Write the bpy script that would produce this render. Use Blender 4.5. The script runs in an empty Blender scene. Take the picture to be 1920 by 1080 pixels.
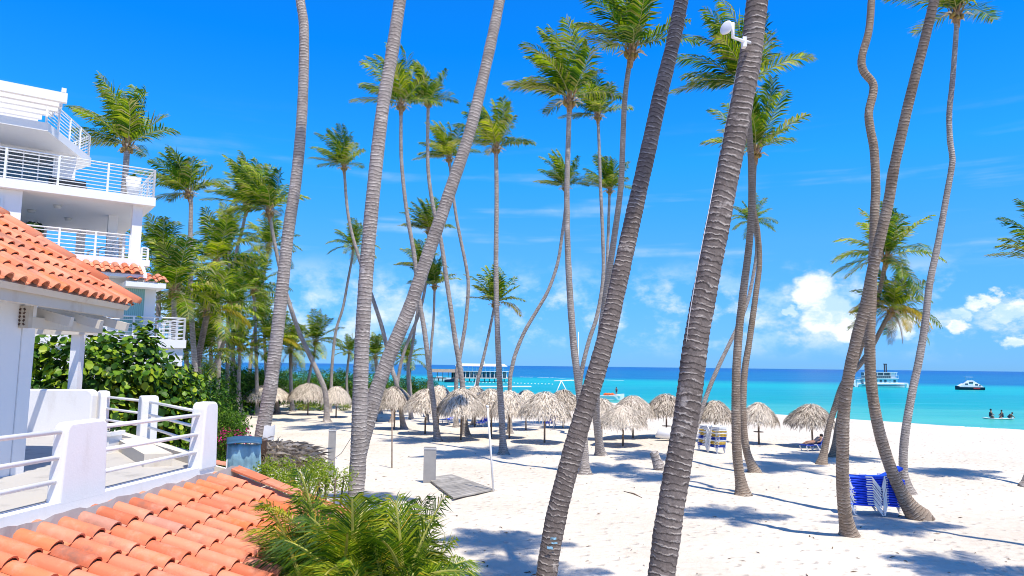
import bpy, math, random
import numpy as np
from mathutils import Vector, Matrix, Quaternion, noise

random.seed(7)
SC = bpy.context.scene
COL = SC.collection
R = math.radians
PI = math.pi

# ------------------------------------------------------------------ camera
F, PITCH, ROLL, EYE = 1350.0, math.atan((685.5 - 540) / 1350.0), 0.0118, Vector((0, 0, 5.0))
CM = (Matrix.Rotation(PI / 2 + PITCH, 3, 'X') @ Matrix.Rotation(ROLL, 3, 'Z'))
cam_d = bpy.data.cameras.new('camera')
cam_d.sensor_width = 36.0
cam_d.lens = 36.0 * F / 1920.0
cam_d.clip_start, cam_d.clip_end = 0.05, 90000
cam = bpy.data.objects.new('camera', cam_d)
COL.objects.link(cam)
cam.matrix_world = Matrix.Translation(EYE) @ CM.to_4x4()
SC.camera = cam

# ------------------------------------------------------------------ sun + sky
SUN_DIR = Vector((0.62 * math.cos(R(67)), -0.785 * math.cos(R(67)), math.sin(R(67)))).normalized()
sd = bpy.data.lights.new('sun', 'SUN')
sd.energy = 5.0
sd.angle = R(0.53)
sd.color = (1.0, 0.925, 0.80)
sun = bpy.data.objects.new('sun', sd)
COL.objects.link(sun)
sun.rotation_euler = (-SUN_DIR).to_track_quat('-Z', 'Y').to_euler()

SC.view_settings.view_transform = 'Standard'
SC.view_settings.look = 'None'
SC.view_settings.exposure = 0.32
SC.view_settings.gamma = 1.0
SC.cycles.max_bounces = 6
SC.cycles.diffuse_bounces = 4
SC.cycles.filter_width = 1.0
SC.cycles.glossy_bounces = 2
SC.cycles.transmission_bounces = 3
SC.cycles.transparent_max_bounces = 4
SC.cycles.use_denoising = True


class NT:
    """tiny node-graph helper"""
    def __init__(s, tree):
        s.t = tree
        s.n = tree.nodes
        s.l = tree.links
        for x in list(s.n):
            s.n.remove(x)

    def add(s, typ, **kw):
        nd = s.n.new(typ)
        for k, v in kw.items():
            setattr(nd, k, v)
        return nd

    def put(s, sock, v):
        if hasattr(v, 'is_linked') or hasattr(v, 'links'):
            s.l.new(v, sock)
        else:
            if isinstance(v, (tuple, list)) and len(v) == 3 and sock.type == 'RGBA':
                v = (*v, 1)
            sock.default_value = v

    def math(s, op, a, b=0.0, c=None, clamp=False):
        nd = s.add('ShaderNodeMath', operation=op, use_clamp=clamp)
        s.put(nd.inputs[0], a)
        s.put(nd.inputs[1], b)
        if c is not None:
            s.put(nd.inputs[2], c)
        return nd.outputs[0]

    def vmath(s, op, a, b=(0, 0, 0)):
        nd = s.add('ShaderNodeVectorMath', operation=op)
        s.put(nd.inputs[0], a)
        if op == 'SCALE':
            s.put(nd.inputs['Scale'], b)
        else:
            s.put(nd.inputs[1], b)
        return nd.outputs['Value'] if op in ('LENGTH', 'DOT_PRODUCT', 'DISTANCE') else nd.outputs[0]

    def noise(s, vec, scale, detail=3.0, rough=0.55, dist=0.0):
        nd = s.add('ShaderNodeTexNoise')
        if vec is not None:
            s.put(nd.inputs['Vector'], vec)
        nd.inputs['Scale'].default_value = scale
        nd.inputs['Detail'].default_value = detail
        nd.inputs['Roughness'].default_value = rough
        nd.inputs['Distortion'].default_value = dist
        return nd.outputs['Fac']

    def smooth(s, v, a, b, lo=0.0, hi=1.0):
        nd = s.add('ShaderNodeMapRange', interpolation_type='SMOOTHSTEP')
        s.put(nd.inputs[0], v)
        nd.inputs[1].default_value, nd.inputs[2].default_value = a, b
        nd.inputs[3].default_value, nd.inputs[4].default_value = lo, hi
        return nd.outputs[0]

    def mix(s, f, a, b, blend='MIX'):
        nd = s.add('ShaderNodeMix', data_type='RGBA', blend_type=blend)
        s.put(nd.inputs[0], f)
        s.put(nd.inputs[6], a)
        s.put(nd.inputs[7], b)
        return nd.outputs[2]

    def ramp(s, f, stops):
        nd = s.add('ShaderNodeValToRGB')
        s.put(nd.inputs[0], f)
        el = nd.color_ramp.elements
        while len(el) < len(stops):
            el.new(0.5)
        for e, (p, c) in zip(el, stops):
            e.position = p
            e.color = (*c, 1)
        return nd.outputs[0]

    def bump(s, h, strength, dist):
        nd = s.add('ShaderNodeBump')
        s.put(nd.inputs['Height'], h)
        nd.inputs['Strength'].default_value = strength
        nd.inputs['Distance'].default_value = dist
        return nd.outputs[0]


def ray(px, py):
    return CM @ Vector(((px - 960) / F, -(py - 540) / F, -1.0))


def at(px, py, Y):
    d = ray(px, py)
    return EYE + d * (Y / d.y)


def ground(px, py, z=0.0):
    d = ray(px, py)
    return EYE + d * ((z - EYE.z) / d.z)


world = bpy.data.worlds.new('World')
SC.world = world
world.use_nodes = True
w = NT(world.node_tree)
sky = w.add('ShaderNodeTexSky', sky_type='NISHITA', sun_disc=False)
sky.sun_elevation = R(67)
sky.sun_rotation = math.atan2(SUN_DIR.x, SUN_DIR.y)
sky.altitude = 0
sky.air_density, sky.dust_density, sky.ozone_density = 1.0, 0.0, 4.0
tc = w.add('ShaderNodeTexCoord')
sep = w.add('ShaderNodeSeparateXYZ')
w.l.new(tc.outputs['Generated'], sep.inputs[0])
az = w.math('ARCTAN2', sep.outputs[0], sep.outputs[1])
el = w.math('ARCSINE', sep.outputs[2])
# the clear tropical blue of the picture: the sky texture filtered by a tint that only varies with height above the horizon
tint = w.ramp(w.math('DIVIDE', el, PI / 2), [(0.0, (0.080, 0.21, 0.52)), (0.04, (0.100, 0.255, 0.52)), (0.105, (0.115, 0.345, 0.54)), (0.175, (0.050, 0.42, 0.68)), (0.27, (0.008, 0.395, 0.84)), (0.34, (0.016, 0.38, 0.80)), (0.62, (0.30, 0.40, 0.58))])
azure = w.vmath('SCALE', w.vmath('MULTIPLY', sky.outputs[0], tint), 3.0)
cv = w.add('ShaderNodeCombineXYZ')
w.put(cv.inputs[0], az)
w.put(cv.inputs[1], w.math('MULTIPLY', el, 1.5))
cvec = cv.outputs[0]
# turbulence used to ruffle every cloud edge
nz = w.add('ShaderNodeTexNoise')
w.put(nz.inputs['Vector'], cvec)
nz.inputs['Scale'].default_value = 34
nz.inputs['Detail'].default_value = 6
nz.inputs['Roughness'].default_value = 0.58
ruff = w.vmath('SCALE', w.vmath('SUBTRACT', nz.outputs['Color'], (0.5, 0.5, 0.5)), 0.050)
cw = w.vmath('ADD', cvec, ruff)


def azel(px, py):
    d = ray(px, py).normalized()
    return math.atan2(d.x, d.y), math.asin(d.z)


cum = None
for (px, py, rp) in [(1528, 545, 40), (1556, 570, 38), (1572, 600, 40), (1510, 560, 24), (1592, 622, 26), (1548, 606, 40), (1600, 640, 20),
                     (1478, 584, 15), (1835, 572, 15), (1864, 562, 16), (1880, 586, 20), (1908, 582, 22), (1806, 588, 14), (1795, 612, 16),
                     (1700, 596, 22), (1690, 612, 24), (1900, 640, 16)]:
    a, e = azel(px, py)
    dd = w.vmath('DISTANCE', cw, (a, e * 1.5, 0))
    bl = w.math('SUBTRACT', 1.0, w.math('DIVIDE', dd, rp / F * 1.15))
    cum = bl if cum is None else w.math('SMOOTH_MAX', cum, bl, 0.25)
cum = w.smooth(cum, -0.15, 0.45)
# a broken bank of small fair-weather puffs low over the sea, all round the horizon
band = w.noise(cvec, 16, 7, 0.6)
big = w.noise(cvec, 4.2, 2, 0.5)
lowband = w.math('MULTIPLY', w.smooth(el, R(0.3), R(3.0)), w.smooth(el, R(4.5), R(9.0), 1.0, 0.0))
puffs = w.math('MULTIPLY', w.smooth(w.math('ADD', band, w.math('MULTIPLY', big, 0.45)), 0.66, 0.90), lowband)
# thin streaks higher up
sv = w.add('ShaderNodeCombineXYZ')
w.put(sv.inputs[0], w.math('MULTIPLY', az, 1.4))
w.put(sv.inputs[1], w.math('MULTIPLY', el, 14))
streak = w.math('MULTIPLY', w.smooth(w.noise(sv.outputs[0], 2.6, 4, 0.5), 0.52, 0.80), w.smooth(el, R(3), R(9)))
streak = w.math('MULTIPLY', streak, w.smooth(el, R(10), R(20), 1.0, 0.0))
shade = w.noise(cw, 22, 4, 0.5)
ccol = w.mix(w.smooth(shade, 0.38, 0.62), (5.4, 7.6, 10.2), (10.0, 10.2, 10.4))
soft = w.math('MAXIMUM', w.math('MULTIPLY', puffs, 0.72), w.math('MULTIPLY', streak, 0.34))
cloud = w.math('MAXIMUM', soft, w.math('MULTIPLY', cum, 0.93))
final = w.mix(cloud, azure, ccol)
bg = w.add('ShaderNodeBackground')
w.l.new(final, bg.inputs[0])
bg.inputs[1].default_value = 0.092
wo = w.add('ShaderNodeOutputWorld')
w.l.new(bg.outputs[0], wo.inputs[0])


# ------------------------------------------------------------------ materials
MATS = {}


def newmat(name):
    m = bpy.data.materials.new(name)
    m.use_nodes = True
    g = NT(m.node_tree)
    out = g.add('ShaderNodeOutputMaterial')
    b = g.add('ShaderNodeBsdfPrincipled')
    g.l.new(b.outputs[0], out.inputs[0])
    MATS[name] = m
    return m, g, b, out


def plain(name, col, rough=0.6, var=0.12, scale=3.0, bump=0.0, bscale=40.0, metal=0.0, spec=0.5, rnd=0.0):
    m, g, b, out = newmat(name)
    co = g.add('ShaderNodeTexCoord').outputs['Object']
    n = g.noise(co, scale, 5, 0.6)
    dark = tuple(c * (1 - var * 1.6) for c in col)
    light = tuple(min(1, c * (1 + var)) for c in col)
    c = g.ramp(n, [(0.3, dark), (0.7, light)])
    if rnd:
        oi = g.add('ShaderNodeObjectInfo').outputs['Random']
        hs = g.add('ShaderNodeHueSaturation')
        g.put(hs.inputs['Value'], g.math('MULTIPLY_ADD', oi, rnd * 2, 1 - rnd))
        g.l.new(c, hs.inputs['Color'])
        c = hs.outputs[0]
    g.l.new(c, b.inputs['Base Color'])
    b.inputs['Roughness'].default_value = rough
    b.inputs['Metallic'].default_value = metal
    b.inputs['Specular IOR Level'].default_value = spec
    if bump:
        g.l.new(g.bump(g.noise(co, bscale, 4, 0.6), bump, 0.02), b.inputs['Normal'])
    return m


def leafmat(name, cols, trans=0.35, rough=0.5, rnd=0.5, spec=0.22):
    """cols: dark .. light; varied by object, by island noise"""
    m, g, b, out = newmat(name)
    co = g.add('ShaderNodeTexCoord').outputs['Object']
    oi = g.add('ShaderNodeObjectInfo').outputs['Random']
    n = g.noise(co, 2.2, 4, 0.65)
    us = g.add('ShaderNodeSeparateXYZ')
    g.l.new(g.add('ShaderNodeTexCoord').outputs['UV'], us.inputs[0])
    f = g.math('ADD', g.math('MULTIPLY', n, 1 - rnd * 0.5), g.math('MULTIPLY', g.math('SUBTRACT', oi, 0.5), rnd))
    f = g.math('ADD', f, g.math('MULTIPLY', g.math('SUBTRACT', us.outputs[0], 0.5), 0.62))
    k = len(cols)
    c = g.ramp(f, [(0.2 + 0.6 * i / (k - 1), cc) for i, cc in enumerate(cols)])
    g.l.new(c, b.inputs['Base Color'])
    b.inputs['Roughness'].default_value = rough
    b.inputs['Specular IOR Level'].default_value = spec
    tr = g.add('ShaderNodeBsdfTranslucent')
    c2 = g.mix(1.0, c, (1.0, 1.0, 0.45), 'MULTIPLY')
    g.l.new(c2, tr.inputs[0])
    mx = g.add('ShaderNodeMixShader')
    mx.inputs[0].default_value = trans
    g.l.new(b.outputs[0], mx.inputs[1])
    g.l.new(tr.outputs[0], mx.inputs[2])
    g.l.new(mx.outputs[0], out.inputs[0])
    return m


def mat_sand():
    m, g, b, out = newmat('sand')
    co = g.add('ShaderNodeTexCoord').outputs['Object']
    n1 = g.noise(co, 0.16, 4, 0.55)
    n2 = g.noise(co, 2.3, 5, 0.65)
    c = g.ramp(g.math('ADD', g.math('MULTIPLY', n1, 0.6), g.math('MULTIPLY', n2, 0.4)),
               [(0.30, (0.53, 0.465, 0.38)), (0.5, (0.625, 0.56, 0.47)), (0.68, (0.70, 0.635, 0.54))])
    # damp strip where the swash reaches
    sp = g.add('ShaderNodeSeparateXYZ')
    g.l.new(co, sp.inputs[0])
    wet = g.smooth(sp.outputs[2], -0.80, -0.62, 1.0, 0.0)
    c = g.mix(g.math('MULTIPLY', wet, 0.55), c, (0.40, 0.33, 0.25))
    # bits of seaweed and leaf litter
    deb = g.smooth(g.noise(co, 9.0, 3, 0.7), 0.74, 0.80)
    c = g.mix(g.math('MULTIPLY', deb, 0.45), c, (0.25, 0.19, 0.13))
    g.l.new(c, b.inputs['Base Color'])
    b.inputs['Roughness'].default_value = 0.95
    b.inputs['Specular IOR Level'].default_value = 0.1
    vo = g.add('ShaderNodeTexVoronoi', feature='SMOOTH_F1')
    vo.inputs['Scale'].default_value = 2.4
    vo.inputs['Smoothness'].default_value = 0.6
    g.l.new(g.vmath('ADD', co, g.vmath('SCALE', g.add('ShaderNodeTexNoise').outputs['Color'], 0.3)), vo.inputs['Vector'])
    foot = g.smooth(vo.outputs['Distance'], 0.05, 0.38)
    h = g.math('ADD', g.math('MULTIPLY', foot, 0.9), g.math('ADD', g.math('MULTIPLY', g.noise(co, 5.0, 5, 0.65), 0.8), g.math('MULTIPLY', g.noise(co, 55, 2, 0.5), 0.08)))
    g.l.new(g.bump(h, 0.85, 0.09), b.inputs['Normal'])
    return m


def mat_water():
    m, g, b, out = newmat('sea_water')
    co = g.add('ShaderNodeTexCoord').outputs['Object']
    sp = g.add('ShaderNodeSeparateXYZ')
    g.l.new(co, sp.inputs[0])
    # distance off the beach, along the seaward normal of the shoreline
    off = g.math('ADD', g.math('MULTIPLY', sp.outputs[0], 0.40), g.math('MULTIPLY', sp.outputs[1], 0.92))
    mp = g.add('ShaderNodeMapping')
    mp.inputs['Scale'].default_value = (0.35, 1.0, 1.0)
    g.l.new(co, mp.inputs[0])
    pat = g.noise(mp.outputs[0], 0.010, 5, 0.6)
    pat2 = g.noise(mp.outputs[0], 0.045, 4, 0.55)
    reef = g.math('ADD', off, g.math('MULTIPLY', g.math('SUBTRACT', pat, 0.5), 130))
    deep = g.smooth(reef, 285, 385)
    vdeep = g.smooth(reef, 500, 1900)
    shallow = g.ramp(g.math('ADD', g.math('MULTIPLY', g.smooth(off, 92, 260), 0.75), g.math('MULTIPLY', pat2, 0.28)),
                     [(0.10, (0.07, 0.40, 0.32)), (0.32, (0.0, 0.29, 0.29)), (0.65, (0.0, 0.28, 0.31)), (1.0, (0.0, 0.37, 0.36))])
    dp = g.mix(vdeep, (0.0, 0.105, 0.27), (0.0, 0.062, 0.26))
    dp = g.mix(g.math('MULTIPLY', g.smooth(pat2, 0.5, 0.72), 0.5), dp, (0.0, 0.19, 0.42))
    c = g.mix(deep, shallow, dp)
    mq = g.add('ShaderNodeMapping')
    mq.inputs['Scale'].default_value = (0.10, 1.0, 1.0)
    g.l.new(co, mq.inputs[0])
    ripple = g.noise(mq.outputs[0], 0.22, 6, 0.65)
    c = g.mix(g.smooth(ripple, 0.5, 0.75, 0, 0.30), c, (0.12, 0.52, 0.56))
    c = g.mix(g.smooth(ripple, 0.5, 0.28, 0, 0.35), c, (0.0, 0.16, 0.27))
    g.l.new(c, b.inputs['Base Color'])
    b.inputs['Roughness'].default_value = 0.32
    b.inputs['Specular IOR Level'].default_value = 0.12
    h = g.math('ADD', g.math('MULTIPLY', g.noise(mp.outputs[0], 0.55, 4, 0.6), 1.0), g.math('MULTIPLY', g.noise(mp.outputs[0], 0.13, 3, 0.5), 2.2))
    g.l.new(g.bump(h, 0.8, 0.35), b.inputs['Normal'])
    return m


def mat_trunk(name, dark, mid, light, scar):
    m, g, b, out = newmat(name)
    tcn = g.add('ShaderNodeTexCoord')
    co = tcn.outputs['Object']
    sp = g.add('ShaderNodeSeparateXYZ')
    g.l.new(tcn.outputs['UV'], sp.inputs[0])
    n = g.noise(co, 2.6, 5, 0.65)
    v = g.math('ADD', sp.outputs[1], g.math('MULTIPLY', g.math('SUBTRACT', n, 0.5), 2.4))
    fr = g.math('FRACT', v)
    n2 = g.noise(co, 1.1, 5, 0.65)
    n3 = g.noise(co, 16, 4, 0.65)
    base = g.ramp(g.math('ADD', g.math('MULTIPLY', n2, 0.6), g.math('MULTIPLY', n3, 0.42)), [(0.32, dark), (0.52, mid), (0.72, light)])
    line = g.math('MULTIPLY', g.smooth(fr, 0.0, 0.10), g.smooth(fr, 0.14, 0.36, 1.0, 0.0))
    line = g.math('MULTIPLY', line, g.smooth(g.noise(co, 5.0, 4, 0.65), 0.42, 0.60))
    gap = g.math('MULTIPLY', g.smooth(fr, 0.68, 0.97), 0.78)
    c = g.mix(g.math('MULTIPLY', line, 0.75), base, scar)
    c = g.mix(gap, c, tuple(x * 0.35 for x in dark))
    c = g.mix(g.smooth(g.noise(co, 0.55, 5, 0.7), 0.55, 0.68, 0, 0.45), c, tuple(x * 0.55 for x in mid))
    c = g.mix(g.smooth(g.noise(co, 2.0, 5, 0.7), 0.60, 0.70, 0, 0.55), c, scar)
    g.l.new(c, b.inputs['Base Color'])
    b.inputs['Roughness'].default_value = 0.9
    b.inputs['Specular IOR Level'].default_value = 0.2
    h = g.math('ADD', g.math('MULTIPLY', n3, 0.9), g.math('MULTIPLY', line, 0.6))
    g.l.new(g.bump(h, 0.7, 0.02), b.inputs['Normal'])
    return m


def mat_tile():
    m, g, b, out = newmat('clay_tile')
    co = g.add('ShaderNodeTexCoord').outputs['Object']
    oi = g.add('ShaderNodeObjectInfo').outputs['Random']
    ge = g.add('ShaderNodeNewGeometry').outputs['Position']
    c = g.ramp(oi, [(0.0, (0.50, 0.13, 0.055)), (0.25, (0.66, 0.19, 0.085)), (0.5, (0.66, 0.235, 0.13)), (0.72, (0.72, 0.25, 0.13)), (0.86, (0.62, 0.15, 0.035)), (1.0, (0.48, 0.22, 0.15))])
    n = g.noise(ge, 4.5, 5, 0.65)
    c = g.mix(g.smooth(n, 0.46, 0.74, 0, 0.40), c, (0.66, 0.38, 0.27))
    n2 = g.noise(ge, 1.3, 6, 0.7)
    c = g.mix(g.smooth(n2, 0.53, 0.70, 0, 0.65), c, (0.20, 0.11, 0.08))
    g.l.new(c, b.inputs['Base Color'])
    b.inputs['Roughness'].default_value = 0.75
    g.l.new(g.bump(g.noise(ge, 38, 4, 0.6), 0.25, 0.01), b.inputs['Normal'])
    return m


def mat_stucco(name, col, grime=(0.52, 0.47, 0.40), amt=0.35):
    m, g, b, out = newmat(name)
    ge = g.add('ShaderNodeNewGeometry').outputs['Position']
    mp = g.add('ShaderNodeMapping')
    mp.inputs['Scale'].default_value = (1, 1, 0.35)
    g.l.new(ge, mp.inputs[0])
    n = g.noise(mp.outputs[0], 1.7, 6, 0.68)
    c = g.mix(g.smooth(n, 0.52, 0.78, 0, amt), col, grime)
    g.l.new(c, b.inputs['Base Color'])
    b.inputs['Roughness'].default_value = 0.85
    g.l.new(g.bump(g.noise(ge, 26, 5, 0.6), 0.22, 0.012), b.inputs['Normal'])
    return m


def mat_thatch():
    m, g, b, out = newmat('thatch')
    co = g.add('ShaderNodeTexCoord').outputs['Object']
    oi = g.add('ShaderNodeObjectInfo').outputs['Random']
    uv = g.add('ShaderNodeSeparateXYZ')
    g.l.new(g.add('ShaderNodeTexCoord').outputs['UV'], uv.inputs[0])
    n = g.noise(co, 5, 4, 0.6)
    f = g.math('ADD', g.math('MULTIPLY', uv.outputs[0], 0.75), g.math('MULTIPLY', n, 0.3))
    f = g.math('ADD', f, g.math('MULTIPLY', g.math('SUBTRACT', oi, 0.5), 0.36))
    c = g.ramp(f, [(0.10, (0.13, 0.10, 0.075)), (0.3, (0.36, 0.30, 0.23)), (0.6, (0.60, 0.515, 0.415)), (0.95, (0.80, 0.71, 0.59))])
    g.l.new(c, b.inputs['Base Color'])
    b.inputs['Roughness'].default_value = 0.85
    b.inputs['Specular IOR Level'].default_value = 0.2
    return m


def mat_glass(name, col):
    m, g, b, out = newmat(name)
    co = g.add('ShaderNodeTexCoord').outputs['Object']
    wv = g.add('ShaderNodeTexWave', wave_type='BANDS')
    wv.inputs['Scale'].default_value = 5.5
    wv.inputs['Distortion'].default_value = 2.0
    g.l.new(co, wv.inputs['Vector'])
    c = g.mix(wv.outputs['Fac'], tuple(x * 0.7 for x in col), col)
    g.l.new(c, b.inputs['Base Color'])
    b.inputs['Roughness'].default_value = 0.12
    b.inputs['Specular IOR Level'].default_value = 0.6
    return m


mat_sand(); mat_water(); mat_tile(); mat_thatch()
mat_trunk('bark_brown', (0.09, 0.070, 0.060), (0.175, 0.142, 0.123), (0.28, 0.235, 0.205), (0.50, 0.44, 0.385))
mat_trunk('bark_grey', (0.18, 0.152, 0.132), (0.33, 0.285, 0.25), (0.48, 0.43, 0.385), (0.68, 0.62, 0.56))
mat_trunk('bark_tan', (0.15, 0.112, 0.08), (0.27, 0.205, 0.15), (0.38, 0.305, 0.235), (0.52, 0.45, 0.37))
leafmat('palm_leaf', [(0.032, 0.105, 0.004), (0.13, 0.24, 0.005), (0.31, 0.42, 0.008), (0.54, 0.56, 0.04)], 0.46)
leafmat('palm_leaf_yellow', [(0.30, 0.26, 0.015), (0.52, 0.38, 0.02), (0.68, 0.46, 0.04)], 0.35)
leafmat('palm_leaf_dry', [(0.16, 0.10, 0.06), (0.27, 0.18, 0.10), (0.42, 0.31, 0.18)], 0.2, 0.8)
leafmat('palm_tip_pale', [(0.20, 0.22, 0.05), (0.34, 0.32, 0.10), (0.50, 0.46, 0.22)], 0.4)
leafmat('areca_leaf', [(0.03, 0.09, 0.006), (0.13, 0.23, 0.008), (0.30, 0.38, 0.012), (0.48, 0.48, 0.03)], 0.38)
leafmat('seagrape_leaf', [(0.010, 0.040, 0.004), (0.055, 0.145, 0.010), (0.19, 0.33, 0.016), (0.38, 0.46, 0.03)], 0.22, 0.4, 0.15)
leafmat('hedge_leaf', [(0.018, 0.07, 0.007), (0.065, 0.17, 0.010), (0.17, 0.31, 0.018)], 0.28, 0.4, 0.25)
leafmat('lime_leaf', [(0.14, 0.24, 0.012), (0.28, 0.38, 0.02), (0.44, 0.48, 0.03)], 0.35, 0.4, 0.2)
leafmat('flower_pink', [(0.5, 0.02, 0.16), (0.65, 0.03, 0.26), (0.75, 0.08, 0.35)], 0.3, 0.5, 0.1)
plain('palm_boot', (0.34, 0.21, 0.11), 0.85, 0.45, 7, 0.5, 22)
plain('leaf_stalk', (0.30, 0.32, 0.10), 0.5, 0.25, 4)
plain('areca_stalk', (0.42, 0.40, 0.07), 0.45, 0.25, 4)
plain('flower_spathe', (0.62, 0.53, 0.40), 0.8, 0.15, 6)
plain('coconut', (0.30, 0.20, 0.04), 0.5, 0.3, 6)
plain('wood_post', (0.27, 0.19, 0.13), 0.85, 0.3, 7, 0.5, 30, rnd=0.2)
plain('wood_dark', (0.10, 0.06, 0.045), 0.85, 0.3, 6)
plain('stem', (0.16, 0.11, 0.07), 0.85, 0.3, 8)
mat_stucco('white_stucco', (0.80, 0.79, 0.78))
mat_stucco('white_wall', (0.80, 0.79, 0.78), (0.60, 0.56, 0.50), 0.22)
mat_stucco('cream_trim', (0.60, 0.55, 0.47), (0.34, 0.22, 0.12), 0.65)
mat_stucco('terrace_floor', (0.44, 0.42, 0.39), (0.24, 0.225, 0.21), 0.85)
plain('vent_clay', (0.50, 0.44, 0.36), 0.9, 0.1, 5)
plain('white_metal', (0.80, 0.80, 0.79), 0.35, 0.04, 5)
plain('white_plastic', (0.80, 0.79, 0.77), 0.4, 0.06, 5)
plain('white_hull', (0.80, 0.80, 0.80), 0.3, 0.05, 1)
mat_glass('curtain_glass', (0.28, 0.50, 0.46))
mat_glass('dark_glass', (0.10, 0.14, 0.17))
mat_glass('teal_glass', (0.03, 0.30, 0.38))
plain('blue_sling', (0.008, 0.075, 0.78), 0.6, 0.15, 6)
plain('blue_cushion', (0.006, 0.045, 0.36), 0.7, 0.15, 6)
plain('yellow_sling', (0.62, 0.40, 0.06), 0.6, 0.1, 6)
plain('black_dark', (0.018, 0.018, 0.022), 0.5, 0.2, 4)
plain('grey_board', (0.36, 0.345, 0.325), 0.8, 0.10, 2, 0.2, 20)
plain('deck_plank', (0.34, 0.315, 0.28), 0.85, 0.22, 3, 0.3, 25, rnd=0.15)
plain('tarp_blue', (0.27, 0.47, 0.56), 0.45, 0.35, 2.2, 0.4, 4)
plain('tarp_dark', (0.03, 0.10, 0.19), 0.5, 0.3, 2.2)
plain('orange_plastic', (0.80, 0.16, 0.03), 0.5, 0.1, 4)
plain('red_paint', (0.50, 0.03, 0.03), 0.5, 0.1, 4)
plain('navy_paint', (0.008, 0.016, 0.05), 0.4, 0.1, 4)
plain('sail_white', (0.80, 0.80, 0.80), 0.8, 0.04, 1)
plain('foam_white', (0.82, 0.84, 0.85), 0.9, 0.05, 1)
plain('skin', (0.30, 0.16, 0.10), 0.55, 0.1, 5)
plain('dark_swimwear', (0.02, 0.025, 0.05), 0.7, 0.1, 5)
plain('hair_dark', (0.015, 0.011, 0.009), 0.6, 0.1, 5)
plain('rope', (0.55, 0.50, 0.43), 0.8, 0.1, 5)
plain('light_metal', (0.62, 0.62, 0.61), 0.4, 0.06, 5)
plain('roof_thatch_dark', (0.26, 0.22, 0.17), 0.9, 0.3, 3, 0.6, 12)
plain('paint_pale', (0.28, 0.52, 0.66), 0.7, 0.35, 9)
plain('blue_paint', (0.02, 0.30, 0.52), 0.6, 0.15, 1)


# ------------------------------------------------------------------ mesh helpers
class MB:
    def __init__(s):
        s.v, s.f, s.uv = [], [], []

    def vert(s, p, uv=(0, 0)):
        s.v.append((p[0], p[1], p[2]))
        s.uv.append(uv)
        return len(s.v) - 1

    def poly(s, pts, uv=(0, 0)):
        i = len(s.v)
        for p in pts:
            s.vert(p, uv)
        s.f.append(tuple(range(i, i + len(pts))))

    def box(s, c, size, rot=None):
        c = Vector(c)
        i = len(s.v)
        for dx in (-.5, .5):
            for dy in (-.5, .5):
                for dz in (-.5, .5):
                    p = Vector((dx * size[0], dy * size[1], dz * size[2]))
                    if rot is not None:
                        p = rot @ p
                    s.vert(c + p)
        for q in ((0, 1, 3, 2), (4, 6, 7, 5), (0, 4, 5, 1), (2, 3, 7, 6), (0, 2, 6, 4), (1, 5, 7, 3)):
            s.f.append(tuple(i + k for k in q))
        return s

    def prism(s, poly, z0, z1):
        """poly: list of (x, y), counter-clockwise"""
        n = len(poly)
        i = len(s.v)
        for z in (z0, z1):
            for k, p in enumerate(poly):
                zz = z[k] if isinstance(z, (list, tuple)) else z
                s.vert((p[0], p[1], zz))
        s.f.append(tuple(i + k for k in reversed(range(n))))
        s.f.append(tuple(i + n + k for k in range(n)))
        for k in range(n):
            k2 = (k + 1) % n
            s.f.append((i + k, i + k2, i + n + k2, i + n + k))
        return s

    def tube(s, path, radii, sides=8, cap=True, vs=None):
        n = len(path)
        if not isinstance(radii, (list, tuple)):
            radii = [radii] * n
        path = [Vector(p) for p in path]
        a = None
        i0 = len(s.v)
        for k in range(n):
            t = (path[min(k + 1, n - 1)] - path[max(k - 1, 0)])
            t = t.normalized() if t.length > 1e-9 else Vector((0, 0, 1))
            if a is None:
                a = t.orthogonal().normalized()
            a = (a - t * a.dot(t)).normalized()
            b = t.cross(a)
            for j in range(sides):
                an = 2 * PI * j / sides
                s.vert(path[k] + (a * math.cos(an) + b * math.sin(an)) * radii[k], (j / sides, vs[k] if vs else k))
        for k in range(n - 1):
            for j in range(sides):
                j2 = (j + 1) % sides
                s.f.append((i0 + k * sides + j, i0 + k * sides + j2, i0 + (k + 1) * sides + j2, i0 + (k + 1) * sides + j))
        if cap:
            s.f.append(tuple(i0 + j for j in reversed(range(sides))))
            s.f.append(tuple(i0 + (n - 1) * sides + j for j in range(sides)))
        return s

    def sphere(s, c, r, nu=8, nv=6):
        i0 = len(s.v)
        r = r if isinstance(r, (tuple, list)) else (r, r, r)
        for k in range(nv + 1):
            th = PI * k / nv
            for j in range(nu):
                ph = 2 * PI * j / nu
                s.vert((c[0] + r[0] * math.sin(th) * math.cos(ph), c[1] + r[1] * math.sin(th) * math.sin(ph), c[2] + r[2] * math.cos(th)))
        for k in range(nv):
            for j in range(nu):
                j2 = (j + 1) % nu
                s.f.append((i0 + k * nu + j, i0 + (k + 1) * nu + j, i0 + (k + 1) * nu + j2, i0 + k * nu + j2))
        return s

    def mesh(s, name, mats, smooth=False, fm=None):
        me = bpy.data.meshes.new(name)
        me.from_pydata(s.v, [], s.f)
        if any(u != (0, 0) for u in s.uv[:400]):
            ul = me.uv_layers.new(name='UVMap')
            idx = np.empty(len(me.loops), dtype=np.int32)
            me.loops.foreach_get('vertex_index', idx)
            ul.data.foreach_set('uv', np.array(s.uv, dtype=np.float32)[idx].ravel())
        for mname in (mats if isinstance(mats, (list, tuple)) else [mats]):
            me.materials.append(MATS[mname])
        if fm is not None:
            me.polygons.foreach_set('material_index', fm)
        if smooth:
            me.polygons.foreach_set('use_smooth', [True] * len(me.polygons))
        me.update()
        return me


WORLD = {}


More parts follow.
